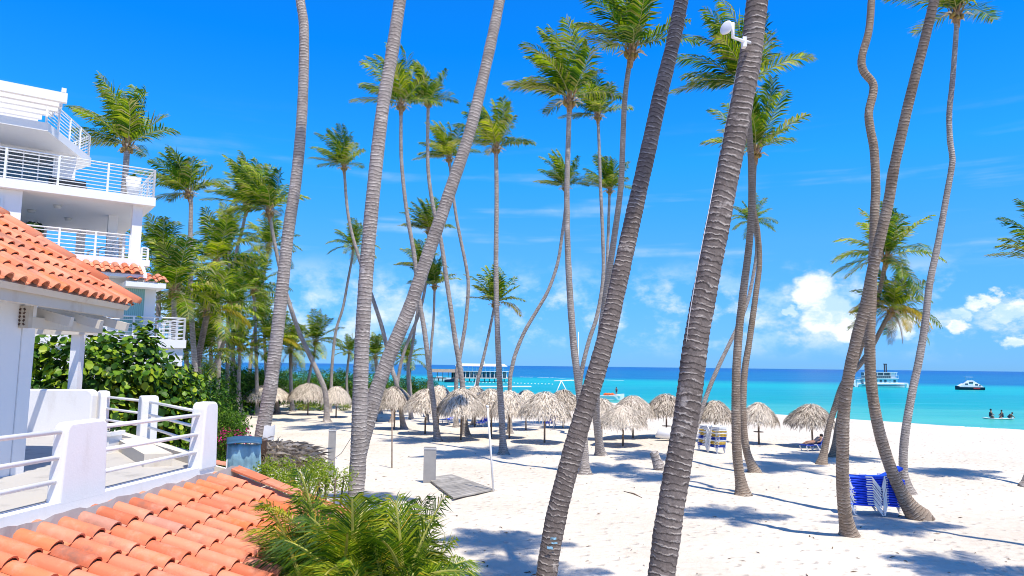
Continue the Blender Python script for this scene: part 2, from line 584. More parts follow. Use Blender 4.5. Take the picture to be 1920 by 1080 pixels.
def link(name, me, parent=None, mat=None, label=None, cat=None, group=None, kind=None, local=False):
    """link one object; geometry is in world space unless local (then it sits in the parent's space)"""
    o = bpy.data.objects.new(name, me)
    COL.objects.link(o)
    if mat is not None:
        o.matrix_basis = mat
    WORLD[o] = o.matrix_basis.copy()
    if parent is not None:
        o.parent = parent
        if local:
            WORLD[o] = WORLD[parent] @ o.matrix_basis
        else:
            o.matrix_parent_inverse = WORLD[parent].inverted()
    tag(o, label, cat, group, kind)
    return o


def tag(o, label=None, cat=None, group=None, kind=None):
    for k, v in (('label', label), ('category', cat), ('group', group), ('kind', kind)):
        if v:
            o[k] = v
    return o


def thing(name, loc, label, cat, group=None, rz=0.0, sc=1.0):
    return link(name, None, None, Matrix.Translation(loc) @ Matrix.Rotation(rz, 4, 'Z') @ Matrix.Scale(sc, 4), label, cat, group)


def catmull(pts, per=8):
    P = [Vector(p) for p in pts]
    P = [P[0] * 2 - P[1]] + P + [P[-1] * 2 - P[-2]]
    out = []
    for i in range(1, len(P) - 2):
        p0, p1, p2, p3 = P[i - 1:i + 3]
        for k in range(per):
            t = k / per
            out.append(0.5 * ((2 * p1) + (p2 - p0) * t + (2 * p0 - 5 * p1 + 4 * p2 - p3) * t * t + (3 * p1 - p0 - 3 * p2 + p3) * t ** 3))
    out.append(P[-2])
    return out


def resample(path, step):
    L = [0.0]
    for a, b in zip(path, path[1:]):
        L.append(L[-1] + (b - a).length)
    out, d, i = [], 0.0, 0
    while d < L[-1]:
        while L[i + 1] < d:
            i += 1
        t = (d - L[i]) / max(1e-9, L[i + 1] - L[i])
        out.append(path[i].lerp(path[i + 1], t))
        d += step
    out.append(path[-1])
    return out


# ------------------------------------------------------------------ the beach and the sea
SEA = -0.80
SHX = [-20000, -420, -120, -40, 0, 29, 33.7, 39, 43, 50, 120, 400, 20000]
SHY = [9000, 560, 255, 178, 137, 96.4, 89.2, 83.2, 77.8, 71.2, 8, -230, -9000]


def shore_d(x, y):
    """metres seaward of the waterline"""
    return (y - float(np.interp(x, SHX, SHY))) * 0.72


def ter(x, y):
    d = shore_d(x, y)
    if d < -16:
        z = 0.0
    elif d < 0:
        t = (d + 16) / 16
        z = SEA * (0.25 * t + 0.75 * t * t * t)
    else:
        z = SEA - min(3.0, 0.07 * d)
    if d < 5 and abs(x) < 80 and -20 < y < 140:
        z += 0.055 * noise.noise(Vector((x * 0.22, y * 0.22, 3))) + 0.035 * noise.noise(Vector((x * 0.9, y * 0.9, 8))) + 0.018 * noise.noise(Vector((x * 2.4, y * 2.4, 1))) - 0.03 * max(0.0, noise.noise(Vector((x * 1.7, y * 1.7, 21))) - .25)
    return z


def build_ground():
    xs = [-20000, -6000, -2000, -800, -400, -220, -140, -100, -75] + list(np.arange(-60, -14, 2.0)) + list(np.arange(-14, 26, 0.3)) + list(np.arange(26, 60, 1.2)) + [64, 72, 85, 110, 150, 230, 400, 900, 2500, 8000, 20000]
    ys = [-9000, -2000, -500, -150, -60, -30, -12, 0, 4] + list(np.arange(6, 42, 0.3)) + list(np.arange(42, 120, 1.2)) + [125, 132, 140, 150, 165, 185, 215, 260, 340, 480, 800, 1600, 4000, 9000, 20000]
    m = MB()
    nx = len(xs)
    for y in ys:
        for x in xs:
            m.vert((x, y, ter(x, y)))
    for j in range(len(ys) - 1):
        for i in range(nx - 1):
            a = j * nx + i
            m.f.append((a, a + 1, a + nx + 1, a + nx))
    link('beach_sand', m.mesh('beach_sand', 'sand', True), kind='structure')
    s = MB()
    s.poly([(-60000, -20000, SEA), (60000, -20000, SEA), (60000, 60000, SEA), (-60000, 60000, SEA)])
    link('sea', s.mesh('sea', 'sea_water'), kind='structure')


build_ground()


def foam_strip(name, pts, wid, seed, label=None, jag=0.5):
    """a ragged ribbon of foam lying on the sea"""
    rnd = random.Random(seed)
    P = resample(catmull([Vector((p[0], p[1], 0)) for p in pts], 6), 1.3)
    m = MB()
    for k in range(len(P) - 1):
        if rnd.random() < 0.14:
            continue
        a, b = P[k], P[k + 1]
        w0, w1 = wid * rnd.uniform(0.3, 1.2), wid * rnd.uniform(0.3, 1.2)
        o0, o1 = rnd.uniform(-jag, jag) * wid, rnd.uniform(-jag, jag) * wid
        z = SEA + 0.03
        m.poly([(a.x, a.y + o0, z), (b.x, b.y + o1, z), (b.x, b.y + o1 + w1, z + 0.04), (a.x, a.y + o0 + w0, z + 0.04)])
    return link(name, m.mesh(name, 'foam_white'), kind='stuff', label=label, cat='foam')


foam_strip('shore_foam', [(24, 104.6), (29, 97.6), (33.7, 90.4), (39, 84.4), (43, 79.0), (50, 72.4), (60, 63.5)], 1.0, 3, 'thin white wash along the waterline')
p0 = [ground(*q, SEA) for q in [(975, 707), (1010, 707.5), (1040, 708.5), (1062, 711), (1085, 714)]]
foam_strip('breaking_wave', p0, 1.6, 5, 'white line of breaking surf beyond the palapas')
p0 = [ground(*q, SEA) for q in [(1128, 712.5), (1148, 713), (1170, 713.5)]]
foam_strip('breaking_wave', p0, 1.4, 6, 'short white surf streak right of the leaning trunk')


# ------------------------------------------------------------------ the two buildings
def roof_tiles(parent, O, A, D, ncol, nrow, pitch, expo, seed, lift=0.0, kink=0.012):
    """S tiles laid from the eave up. O: eave start, A: unit along the eave, D: unit up the slope"""
    rnd = random.Random(seed)
    N = A.cross(D).normalized()
    if N.z < 0:
        N = -N
    for r in range(nrow):
        for c in range(ncol):
            p = O + A * (pitch * c + rnd.uniform(-.006, .006)) + D * (expo * r + rnd.uniform(-.012, .012)) + N * (lift + rnd.uniform(0, .008))
            a2 = (A + D * rnd.uniform(-kink, kink)).normalized()
            d2 = N.cross(a2) if N.cross(a2).dot(D) > 0 else -N.cross(a2)
            M = Matrix(((a2.x, d2.x, N.x, p.x), (a2.y, d2.y, N.y, p.y), (a2.z, d2.z, N.z, p.z), (0, 0, 0, 1)))
            link('tile', TILE, parent, M)


def make_tile(pitch=0.33, length=0.60):
    """one S tile: barrel plus pan, lower end thick; x across, y up the slope, z out"""
    prof = []
    bw = pitch * 0.66
    for k in range(7):
        t = k / 6
        prof.append((bw * (0.5 - 0.5 * math.cos(PI * t)), 0.098 * math.sin(PI * t)))
    prof += [(bw + (pitch - bw) * 0.5, -0.022), (pitch + 0.012, 0.004)]
    m = MB()
    n = len(prof)
    rows = [(0.0, 0.046, 1.0), (length, 0.0, 0.88)]
    for (y, dz, sc) in rows:
        for (x, z) in prof:
            m.vert((x, y, z * sc + dz))
    for (x, z) in prof:
        m.vert((x, 0.004, z - 0.024 + 0.046))
    for k in range(n - 1):
        m.f.append((k, k + 1, n + k + 1, n + k))
        m.f.append((2 * n + k, 2 * n + k + 1, k + 1, k))
    return m.mesh('tile', 'clay_tile', False)


TILE = make_tile()
TILE.polygons.foreach_set('use_smooth', [True] * len(TILE.polygons))
try:
    TILE.set_sharp_from_angle(angle=R(50))
except Exception:
    pass


def rail_run(parent, pts, zs, r, name='rail', mat='white_metal', sides=8):
    for z in zs:
        link(name, MB().tube([(p[0], p[1], z) for p in pts], r, sides).mesh(name, mat, True), parent)


def pillar(parent, c, ang, ln, th, z0, z1, name='pillar', rr=0.12, taper=0.0):
    """stucco pillar with rounded shoulders; ln along the parapet"""
    prof = [(-ln / 2 - taper, z0), (ln / 2 + taper, z0), (ln / 2, z1 - rr)]
    for k in range(1, 6):
        a = PI / 2 * k / 5
        prof.append((ln / 2 - rr + rr * math.cos(a), z1 - rr + rr * math.sin(a)))
    for k in range(1, 6):
        a = PI / 2 + PI / 2 * k / 5
        prof.append((-ln / 2 + rr + rr * math.cos(a), z1 - rr + rr * math.sin(a)))
    m = MB()
    n = len(prof)
    u, v = Vector((math.cos(ang), math.sin(ang), 0)), Vector((-math.sin(ang), math.cos(ang), 0))
    for s in (-1, 1):
        for (x, z) in prof:
            q = Vector((c[0], c[1], 0)) + u * x + v * (s * th / 2)
            m.vert((q.x, q.y, z))
    m.f.append(tuple(range(n)))
    m.f.append(tuple(reversed(range(n, 2 * n))))
    for k in range(n):
        k2 = (k + 1) % n
        m.f.append((k2, k, n + k, n + k2))
    o = link(name, m.mesh(name, 'white_stucco'), parent)
    bv = o.modifiers.new('bevel', 'BEVEL')
    bv.width, bv.segments, bv.limit_method = 0.03, 2, 'ANGLE'
    return o


FL = 3.16                                  # level of the upper floors next door
LINE = lambda y: -5.90 + 0.125 * (y - 8.0)  # outer face of the terrace parapet
ANG = math.atan2(1.0, 0.125)

house = thing('beach_house', (-9, 9, 0), 'white beach house at the left edge with salmon clay tile roofs', 'house')
# body under the terrace
m = MB().prism([(LINE(3) + .02, 3), (LINE(13.0) + .02, 13.0), (-10.9, 19.0), (-16, 19.0), (-16, 3)], 0, FL - 0.22)
link('wall', m.mesh('wall', 'white_wall'), house)
m = MB().prism([(LINE(3) - .10, 3), (LINE(13.05) - .10, 13.05), (-10.75, 19.0), (-16, 19.0), (-16, 3)], FL - 0.22, FL)
link('terrace_floor', m.mesh('terrace_floor', 'terrace_floor'), house)
# upper storey wall facing the camera, and its vent block
link('upper_wall', MB().prism([(-15, 11.75), (-7.96, 11.75), (-7.96, 12.05), (-15, 12.05)], FL, 6.05).mesh('upper_wall', 'white_wall'), house)
link('side_wall', MB().prism([(-8.26, 4), (-7.98, 4), (-7.98, 11.74), (-8.26, 11.74)], FL, 6.0).mesh('side_wall', 'white_wall'), house)
vb = link('vent_block', MB().box(at(37, 594, 11.70), (.36, .10, .36)).mesh('vent_block', 'vent_clay'), house)
vm = MB()
for i in range(4):
    for j in range(5):
        c = at(37, 594, 11.70) + Vector((-.105 + .07 * i, -.052, -.12 + .06 * j))
        vm.box(c, (.028, .012, .04), Matrix.Rotation(.6 * (-1) ** (i + j), 3, 'Y'))
link('vent_hole', vm.mesh('vent_hole', 'wood_dark'), vb)
# upper roof
EV0, EV1 = Vector((-6.75, 6.9, 6.10)), Vector((-7.69, 14.59, 6.10))
A_u = (EV1 - EV0).normalized()
D_u = Vector((-A_u.y, A_u.x, 0.0))
D_u = (D_u + Vector((0, 0, 0.64))).normalized()
N_u = A_u.cross(D_u)
N_u = N_u if N_u.z > 0 else -N_u
ulen = (EV1 - EV0).length
m = MB()
c4 = [EV0 + D_u * .05, EV1 + D_u * .05, EV1 + D_u * 5.5, EV0 + D_u * 5.5]
for dz in (-.13, -.02):
    for p in c4:
        m.vert(p + N_u * dz)
m.f += [(0, 1, 2, 3), (7, 6, 5, 4), (0, 4, 5, 1), (1, 5, 6, 2), (2, 6, 7, 3), (3, 7, 4, 0)]
uroof = link('upper_roof', m.mesh('upper_roof', 'cream_trim'), house)
roof_tiles(uroof, EV1 - A_u * (0.33 * 23) - N_u * 0.0, A_u, D_u, 23, 10, 0.33, 0.5, 11)
# verge: long cover tiles down the far rake
for k in range(7):
    a = EV1 + D_u * (0.78 * k - .05) + N_u * (.10 + .012) - A_u * .08
    b = a + D_u * .86 - N_u * .035
    t = MB()
    arc = 7
    for (q, rr) in ((a, .155), (b, .135)):
        for j in range(arc):
            th = PI * j / (arc - 1)
            t.vert(q + A_u * (rr * math.cos(th)) + N_u * (rr * .85 * math.sin(th)))
    for j in range(arc - 1):
        t.f.append((j, j + 1, arc + j + 1, arc + j))
    t.f.append(tuple(reversed(range(arc))))
    link('verge_tile', t.mesh('verge_tile', 'clay_tile', True), uroof)
# eave board and the beams below it
e0, e1 = EV0 + D_u * .12 - N_u * .13, EV1 + D_u * .12 - N_u * .13
m = MB()
for p in (e0, e1):
    for dx, dz in ((0, 0), (0, -.20), (-.10, -.20), (-.10, 0)):
        m.vert(p + Vector((dx, 0, dz)))
m.f += [(0, 1, 5, 4), (1, 2, 6, 5), (2, 3, 7, 6), (3, 0, 4, 7), (3, 2, 1, 0), (4, 5, 6, 7)]
link('eave_board', m.mesh('eave_board', 'cream_trim'), house)
gy = EV1.y - .15
m = MB().prism([(EV1.x - .2, gy - .12), (EV1.x - .2, gy), (-12, gy + .1), (-12, gy - .02)], [5.86, 5.86, 8.62, 8.62], [6.02, 6.02, 8.78, 8.78])
link('barge_board', m.mesh('barge_board', 'cream_trim'), house)
for y_ in (12.3, 13.2, 14.1):
    link('rafter', MB().box((-8.1, y_, 5.80), (1.2, .10, .16), Matrix.Rotation(R(14), 3, 'Y')).mesh('rafter', 'cream_trim'), house)
link('soffit_beam', MB().box((-8.02, 12.95, 5.62), (.16, 2.1, .18)).mesh('soffit_beam', 'cream_trim'), house)

# terrace parapet: pillars, plinth and round rails
par = thing('terrace_railing', (-5.5, 10.5, FL), 'white stucco terrace parapet with round pillars and three white rails', 'railing')
B_ = Vector((-5.36, 12.98, 0))
Cc = Vector((-8.28, 16.66, 0))
Dd = Vector((-10.5, 18.75, 0))
m = MB()
m.prism([(LINE(3), 3), (LINE(13.1), 13.1), (LINE(13.1) - .2, 13.1), (LINE(3) - .2, 3)], FL - .32, FL + .035)
link('plinth', m.mesh('plinth', 'white_stucco'), par)
m = MB()
m.prism([(LINE(3) + .26, 3), (LINE(13.25) + .26, 13.25), (LINE(13.1) + .004, 13.25), (LINE(3) + .004, 3)], FL - .40, FL - .24)
link('ledge', m.mesh('ledge', 'white_stucco'), par)
d1 = (Cc - B_).normalized()
n1 = Vector((-d1.y, d1.x, 0))
m = MB().prism([tuple((B_ + d1 * .1 - n1 * .1)[:2]), tuple((Dd - n1 * .1)[:2]), tuple((Dd + n1 * .12)[:2]), tuple((B_ + d1 * .1 + n1 * .12)[:2])], FL, FL + .16)
link('plinth', m.mesh('plinth', 'cream_trim'), par)
pillar(par, (LINE(9.85) - .10, 9.85), ANG, .78, .20, FL - .02, 4.20, taper=.05)
pillar(par, (LINE(12.88) - .10, 12.88), ANG, .42, .26, FL - .02, 4.30, taper=.05)
pillar(par, Cc, math.atan2(d1.y, d1.x), .36, .36, FL, 4.22, taper=.02)
pillar(par, (LINE(6.0) - .10, 6.0), ANG, .78, .20, FL - .02, 4.20, taper=.05)
for z in (4.085, 3.755, 3.455):
    for (a, b) in ((6.3, 9.5), (10.2, 12.72)):
        link('rail', MB().tube([(LINE(a) - .10, a, z), (LINE(b) - .10, b, z)], .033, 10).mesh('rail', 'white_metal', True), par)
for z in (4.085, 3.80, 3.52):
    link('rail', MB().tube([B_ + d1 * .2 + Vector((0, 0, z)), Cc - d1 * .15 + Vector((0, 0, z))], .03, 8).mesh('rail', 'white_metal', True), par)
    link('rail', MB().tube([Cc + d1 * .15 + Vector((0, 0, z)), Dd + Vector((0, 0, z))], .03, 8).mesh('rail', 'white_metal', True), par)
# solid white windbreak panel
wp = pillar(None, ((-12.55 - 10.55) / 2, 18.5), 0.0, 2.0, .30, FL, 4.27, 'parapet_wall', .16)
tag(wp, 'solid white rounded parapet panel at the back of the terrace', 'wall')
wp2 = pillar(None, (-10.42, 18.62), PI / 2 + .75, .45, .22, FL, 4.24, 'parapet_pier', .14)
tag(wp2, 'short white pier at the right end of the solid parapet panel', 'pillar')
# low bench kerb and planter on the terrace
kb = [(-6.0, 13.05), (-7.9, 15.6), (-8.25, 15.35), (-6.4, 12.85)]
tag(link('terrace_kerb', MB().prism(list(reversed(kb)), FL, FL + .22).mesh('terrace_kerb', 'cream_trim')), 'low cream kerb along the terrace edge behind the corner pillar', 'kerb')
pl = thing('planter', (-8.25, 14.9, FL), 'square white planter with small weeds on the terrace', 'planter')
m = MB()
m.prism([(-8.5, 14.65), (-8.02, 14.65), (-8.02, 15.13), (-8.5, 15.13)], FL, FL + .34)
m.prism([(-8.54, 14.61), (-7.98, 14.61), (-7.98, 15.17), (-8.54, 15.17)], FL + .34, FL + .42)
link('pot', m.mesh('pot', 'white_stucco'), pl)
m = MB()
rnd = random.Random(4)
for k in range(120):
    c = Vector((-8.26 + rnd.uniform(-.25, .25), 14.89 + rnd.uniform(-.25, .25), FL + .42))
    d = Vector((rnd.uniform(-.6, .6), rnd.uniform(-.6, .6), 1)).normalized() * rnd.uniform(.05, .13)
    s_ = d.cross(Vector((rnd.random(), rnd.random(), .1))).normalized() * .014
    m.poly([c - s_, c + s_, c + d])
link('weeds', m.mesh('weeds', 'hedge_leaf'), pl, kind='stuff')

# lower roof in front of the terrace
top0, top1 = Vector((LINE(5.0) + .30, 5.0, 3.02)), Vector((LINE(13.3) + .30, 13.3, 3.02))
A_l = (top1 - top0).normalized()
D_l = Vector((-A_l.y, A_l.x, 0))
D_l = (D_l + Vector((0, 0, .335))).normalized()          # up the slope, toward the terrace
N_l = A_l.cross(D_l)
N_l = N_l if N_l.z > 0 else -N_l
WL = 2.52
ev0, ev1 = top0 - D_l * WL, top1 - D_l * WL
lroof_t = thing('lower_roof', (-4, 9, 2), 'low salmon clay tile roof sloping down from the terrace parapet', 'roof')
m = MB()
for dz in (-.12, -.02):
    for p in (ev0 + D_l * .06, ev1 + D_l * .06, top1, top0):
        m.vert(p + N_l * dz)
m.f += [(0, 1, 2, 3), (7, 6, 5, 4), (0, 4, 5, 1), (1, 5, 6, 2), (2, 6, 7, 3), (3, 7, 4, 0)]
link('deck', m.mesh('deck', 'cream_trim'), lroof_t)
ll = (top1 - top0).length
nc = int((ll - .25) / .33)
roof_tiles(lroof_t, ev0 + A_l * .0, A_l, D_l, nc, 5, 0.33, 0.5, 21)
m = MB()
for k in range(4):                                            # flat verge slabs at the far rake
    a = ev1 + D_l * (k * .64) - A_l * .30 + N_l * .085
    m2 = MB()
    c = [a, a + A_l * .36, a + A_l * .36 + D_l * .62, a + D_l * .62]
    for dz in (0, .035):
        for p in c:
            m2.vert(p + N_l * (dz))
    m2.f += [(3, 2, 1, 0), (4, 5, 6, 7), (0, 1, 5, 4), (1, 2, 6, 5), (2, 3, 7, 6), (3, 0, 4, 7)]
    link('verge_tile', m2.mesh('verge_tile', 'clay_tile'), lroof_t)
m = MB().tube([ev0 - D_l * .02 - N_l * .10 + Vector((.03, 0, 0)), ev0.lerp(ev1, .72) - D_l * .02 - N_l * .10 + Vector((.03, 0, 0))], .055, 8)
link('gutter', m.mesh('gutter', 'white_metal', True), lroof_t)
m = MB().prism([(ev0.x - .35, 5), (ev1.x - .35, 13.2), (ev1.x - .6, 13.2), (ev0.x - .6, 5)], 0, ev0.z - .10)
link('wall', m.mesh('wall', 'white_wall'), lroof_t)
# mortar along the head of the tiles
m = MB()
for k in range(60):
    t0, t1 = k / 60, (k + 1) / 60
    a, b = top0.lerp(top1, t0), top0.lerp(top1, t1)
    h0, h1 = (.04 + .02 * math.sin(k * .9) + .012 * math.sin(k * 2.3), .04 + .02 * math.sin((k + 1) * .9) + .012 * math.sin((k + 1) * 2.3))
    m.poly([a - D_l * .06 - N_l * .02, b - D_l * .06 - N_l * .02, b + D_l * .0 + N_l * (.10 + h1), a + D_l * .0 + N_l * (.10 + h0)])
link('mortar', m.mesh('mortar', 'terrace_floor'), lroof_t)

# small roof beyond the terrace
sr = thing('rear_roof', (-9, 20, 2), 'small clay tile roof seen through the rails behind the terrace', 'roof')
o_ = Vector((-7.2, 18.6, 2.35))
a_ = Vector((-.72, .69, 0)).normalized()
d_ = (Vector((-.69, -.72, 0)) * 1.0 + Vector((0, 0, .30))).normalized()
m = MB()
c = [o_, o_ + a_ * 4.3, o_ + a_ * 4.3 + d_ * 2.1, o_ + d_ * 2.1]
for dz in (-.14, -.02):
    for p in c:
        m.vert(p + Vector((0, 0, dz)))
m.f += [(0, 1, 2, 3), (7, 6, 5, 4), (0, 4, 5, 1), (1, 5, 6, 2), (2, 6, 7, 3), (3, 7, 4, 0)]
link('deck', m.mesh('deck', 'cream_trim'), sr)
roof_tiles(sr, o_ + Vector((0, 0, .0)), a_, d_, 13, 4, .33, .5, 31)
link('wall', MB().box((-8.9, 19.4, 1.1), (2.2, 2.2, 2.2), Matrix.Rotation(R(45), 3, 'Z')).mesh('wall', 'white_wall'), sr)

# pergola frame behind the panel
pg = thing('pergola', (-11.5, 19.3, FL), 'weathered cream pergola frame of posts and beams beside the house', 'pergola')
for (px, Y) in ((145, 19.4), (49, 19.4)):
    t_, b_ = at(px + 5, 626, Y), at(px - 8, 735, Y)
    link('post', MB().box(((t_.x + b_.x) / 2, Y, (t_.z + FL) / 2), (.24, .24, t_.z - FL)).mesh('post', 'white_wall'), pg)
q0, q1 = at(40, 626, 19.25), at(180, 616, 19.25)
link('beam', MB().box(((q0.x + q1.x) / 2, 19.25, 5.80), (q1.x - q0.x, .22, .24)).mesh('beam', 'cream_trim'), pg)
for k, px in enumerate((70, 105, 150)):
    q = at(px, 607, 18.9)
    link('joist', MB().box((q.x, 18.0, 6.0), (.12, 2.6, .15)).mesh('joist', 'cream_trim'), pg)
for (px, py) in ((22, 0),):
    pillar_o = pillar(None, (-13.2, 18.9), 0.4, .5, .4, FL, 4.65, 'garden_pier', .16)
    tag(pillar_o, 'rounded cream pier in shade left of the parapet panel', 'pillar')

# ---- the apartment house behind
O2, U2, V2 = Vector((-14.5, 28.7, 0)), Vector((.807, .590, 0)), Vector((-.590, .807, 0))
A2 = math.atan2(U2.y, U2.x)
R2 = Matrix.Rotation(A2, 3, 'Z')


def Q(u, v, z):
    p = O2 + U2 * u + V2 * v
    return Vector((p.x, p.y, z))


apt = thing('apartment_house', Q(-5, 4, 0), 'white modern apartment house with stacked balconies behind the tiled house', 'building')


def abox(name, u0, u1, v0, v1, z0, z1, mat='white_wall', parent=apt):
    m = MB().prism([tuple(Q(u0, v0, 0)[:2]), tuple(Q(u1, v0, 0)[:2]), tuple(Q(u1, v1, 0)[:2]), tuple(Q(u0, v1, 0)[:2])], z0, z1)
    return link(name, m.mesh(name, mat), parent)


def arail(u0, v0, u1, v1, z0, z1, nb, nposts, r=.022):
    """railing: posts, then bars"""
    rl = link('railing', MB().tube([Q(u0, v0, z1), Q(u1, v1, z1)], r * 1.35, 8).mesh('railing', 'white_metal', True), apt)
    for k in range(nposts):
        t = k / (nposts - 1)
        q = Q(u0 + (u1 - u0) * t, v0 + (v1 - v0) * t, 0)
        link('post', MB().box((q.x, q.y, (z0 + z1) / 2), (.075, .075, z1 - z0), R2).mesh('post', 'white_metal'), rl)
    for k in range(nb):
        z = z0 + (z1 - z0) * (k + .6) / (nb + .4)
        link('bar', MB().tube([Q(u0, v0, z), Q(u1, v1, z)], r * .8, 6).mesh('bar', 'white_metal', True), rl)


# storey heights: 0 / 5.85 / 8.85 / 11.3
abox('slab', -15, 0, 0, 9.5, 11.26, 11.6)
arail(-15, .12, -.08, .12, 11.6, 12.75, 8, 10)
arail(-.08, .12, -.08, 6.2, 11.6, 12.75, 8, 5)
abox('top_wall', -15, -2.6, 3.4, 8.5, 11.6, 13.68)
gl = abox('sliding_door', -6.6, -3.4, 3.36, 3.39, 11.65, 13.5, 'dark_glass')
for k in range(7):
    abox('lattice', -6.6 + .53 * k, -6.55 + .53 * k, 3.30, 3.35, 11.65, 13.5, 'white_metal', gl)
for k in range(5):
    abox('lattice', -6.6, -3.4, 3.25, 3.295, 11.9 + .38 * k, 11.93 + .38 * k, 'white_metal', gl)
m = MB().prism([tuple(Q(u, v, 0)[:2]) for (u, v) in [(-15, .3), (-3.83, .3), (-1.93, 4.8), (-3.2, 9), (-15, 9)]], 13.68, 14.0)
link('roof_slab', m.mesh('roof_slab', 'white_wall'), apt)
arail(-3.9, .45, -2.05, 4.75, 14.0, 15.0, 7, 5)
arail(-2.05, 4.75, -3.3, 8.9, 14.0, 15.0, 7, 4)
for k in range(6):
    v = -.7 + .62 * k
    abox('pergola_beam', -15, -3.35 - .10 * k - (.25 if k > 3 else 0), v, v + .20, 14.62 - .02 * k, 14.98 - .02 * k)
abox('pergola_fascia', -3.55, -3.40, -.7, 2.5, 14.99, 15.16)
abox('pergola_post', -8, -7.7, .5, .8, 14.0, 14.6)
# second balcony
abox('slab', -15, -.05, .12, 9.5, 8.80, 9.05)
for (u, v) in ((-.75, .35), (-1.25, 3.3), (-2.0, 7.9)):
    abox('column', u, u + .36, v, v + .36, 9.05, 11.26)
abox('front_wall', -15, -4.45, .35, .6, 9.05, 11.255)
abox('return_wall', -4.7, -4.45, .602, 6, 9.05, 11.255)
abox('back_wall', -15, -3.2, 8.2, 8.45, 9.05, 11.255)
wn = abox('window', -6.6, -5.02, .30, .347, 9.9, 10.95, 'white_metal')
abox('pane', -6.5, -5.12, .27, .298, 9.98, 10.87, 'teal_glass', wn)
arail(-4.4, .30, -.78, .30, 9.06, 10.0, 6, 4)
arail(-.35, .30, -.12, .30, 9.06, 9.55, 4, 2)
arail(-.95, .75, -1.1, 3.2, 9.06, 10.0, 6, 3)
arail(-1.1, 3.7, -1.9, 7.8, 9.06, 10.0, 6, 4)
for (u, v) in ((-3.2, 2.4), (-2.6, 5.2), (-4.0, 4.2)):
    q = Q(u, v, 11.20)
    link('ceiling_lamp', MB().tube([q + Vector((0, 0, .06)), q - Vector((0, 0, .06))], [.16, .12], 10).mesh('ceiling_lamp', 'light_metal', True), apt)
# tiled eave under the second balcony
te = link('tiled_eave', MB().prism([tuple(Q(u, v, 0)[:2]) for (u, v) in [(-7, -.75), (-.25, -.75), (-.25, .11), (-7, .11)]], [8.22] * 4, [8.34, 8.34, 8.78, 8.78]).mesh('tiled_eave', 'white_wall'), apt)
dd_ = (V2 + Vector((0, 0, .48))).normalized()
roof_tiles(te, Q(-7, -.83, 8.335), U2, dd_, 20, 2, .33, .46, 41)
# storey below: curtain windows
abox('front_wall', -15, .25, .12, 6, 5.9, 8.22)
for (u0, u1) in ((-3.05, -1.5), (-1.05, -.1)):
    wn = abox('window', u0, u1, .06, .118, 6.02, 8.05, 'white_metal')
    abox('pane', u0 + .07, u1 - .07, .03, .058, 6.08, 7.98, 'curtain_glass', wn)
ca = link('canopy', MB().prism([tuple(Q(u, v, 0)[:2]) for (u, v) in [(-1.0, -.9), (.42, -.9), (.42, .9), (-1.0, .9)]], 7.86, 8.06).mesh('canopy', 'white_wall'), apt)
roof_tiles(ca, Q(-.95, -.93, 8.08), U2, (V2 + Vector((0, 0, .35))).normalized(), 4, 2, .37, .5, 43)
# lower balcony and ground floor
abox('slab', -15, 1.42, -.25, 7, 5.55, 5.88)
arail(-2.4, -.15, 1.34, -.15, 5.88, 6.75, 5, 5)
arail(1.34, -.15, 1.34, 5.5, 5.88, 6.75, 5, 5)
abox('ground_wall', -15, 1.34, -.12, 6.5, 0, 5.55)
wn = abox('window', .45, .98, -.17, -.122, 3.95, 5.0, 'white_metal')
abox('pane', .51, .92, -.20, -.172, 4.0, 4.93, 'curtain_glass', wn)
# things on the roof terrace
pt = thing('potted_plant', Q(-.9, 1.0, 11.6), 'tall white planter on the top balcony corner of the apartment house', 'planter')
q = Q(-.75, .75, 0)
link('pot', MB().tube([(q.x, q.y, 11.6), (q.x, q.y, 12.45)], [.20, .30], 10).mesh('pot', 'white_plastic', True), pt)
m = MB()
for k in range(60):
    d = Vector((rnd.uniform(-1, 1), rnd.uniform(-1, 1), rnd.uniform(.5, 1.4))).normalized() * rnd.uniform(.12, .26)
    s_ = d.cross(Vector((rnd.random(), rnd.random(), .1))).normalized() * .03
    c = Vector((q.x, q.y, 12.45))
    m.poly([c - s_, c + d * .6 + s_, c + d, c + d * .6 - s_])
link('leaves', m.mesh('leaves', 'lime_leaf'), pt, kind='stuff')
st = thing('terrace_sofa', Q(-3.2, 1.6, 11.6), 'dark wicker sofa on the top balcony behind the rails', 'sofa')
abox('seat', -3.6, -2.3, 1.4, 2.0, 11.72, 11.98, 'black_dark', st)
abox('backrest', -3.6, -2.3, 2.0, 2.12, 11.72, 12.3, 'black_dark', st)
abox('base', -3.5, -2.4, 1.45, 2.05, 11.6, 11.718, 'black_dark', st)
fx = thing('balcony_plant', Q(-4.1, .1, 9.06), 'round green potted plant on the middle balcony of the apartment house', 'plant')
q = Q(-4.0, .75, 9.06)
link('pot', MB().tube([q, q + Vector((0, 0, .4))], [.14, .2], 10).mesh('pot', 'white_plastic', True), fx)
m = MB()
for k in range(160):
    d = Vector((rnd.gauss(0, 1), rnd.gauss(0, 1), rnd.gauss(0, 1))).normalized()
    c = q + Vector((0, 0, .85)) + d * .36 * rnd.uniform(.6, 1)
    a = d.orthogonal().normalized() * .09
    b = d.cross(a)
    m.poly([c - a, c - b, c + a, c + b])
link('leaves', m.mesh('leaves', 'seagrape_leaf'), fx, kind='stuff')


# ------------------------------------------------------------------ coconut palms
WIND = Vector((-0.72, 0.16, 0.10))


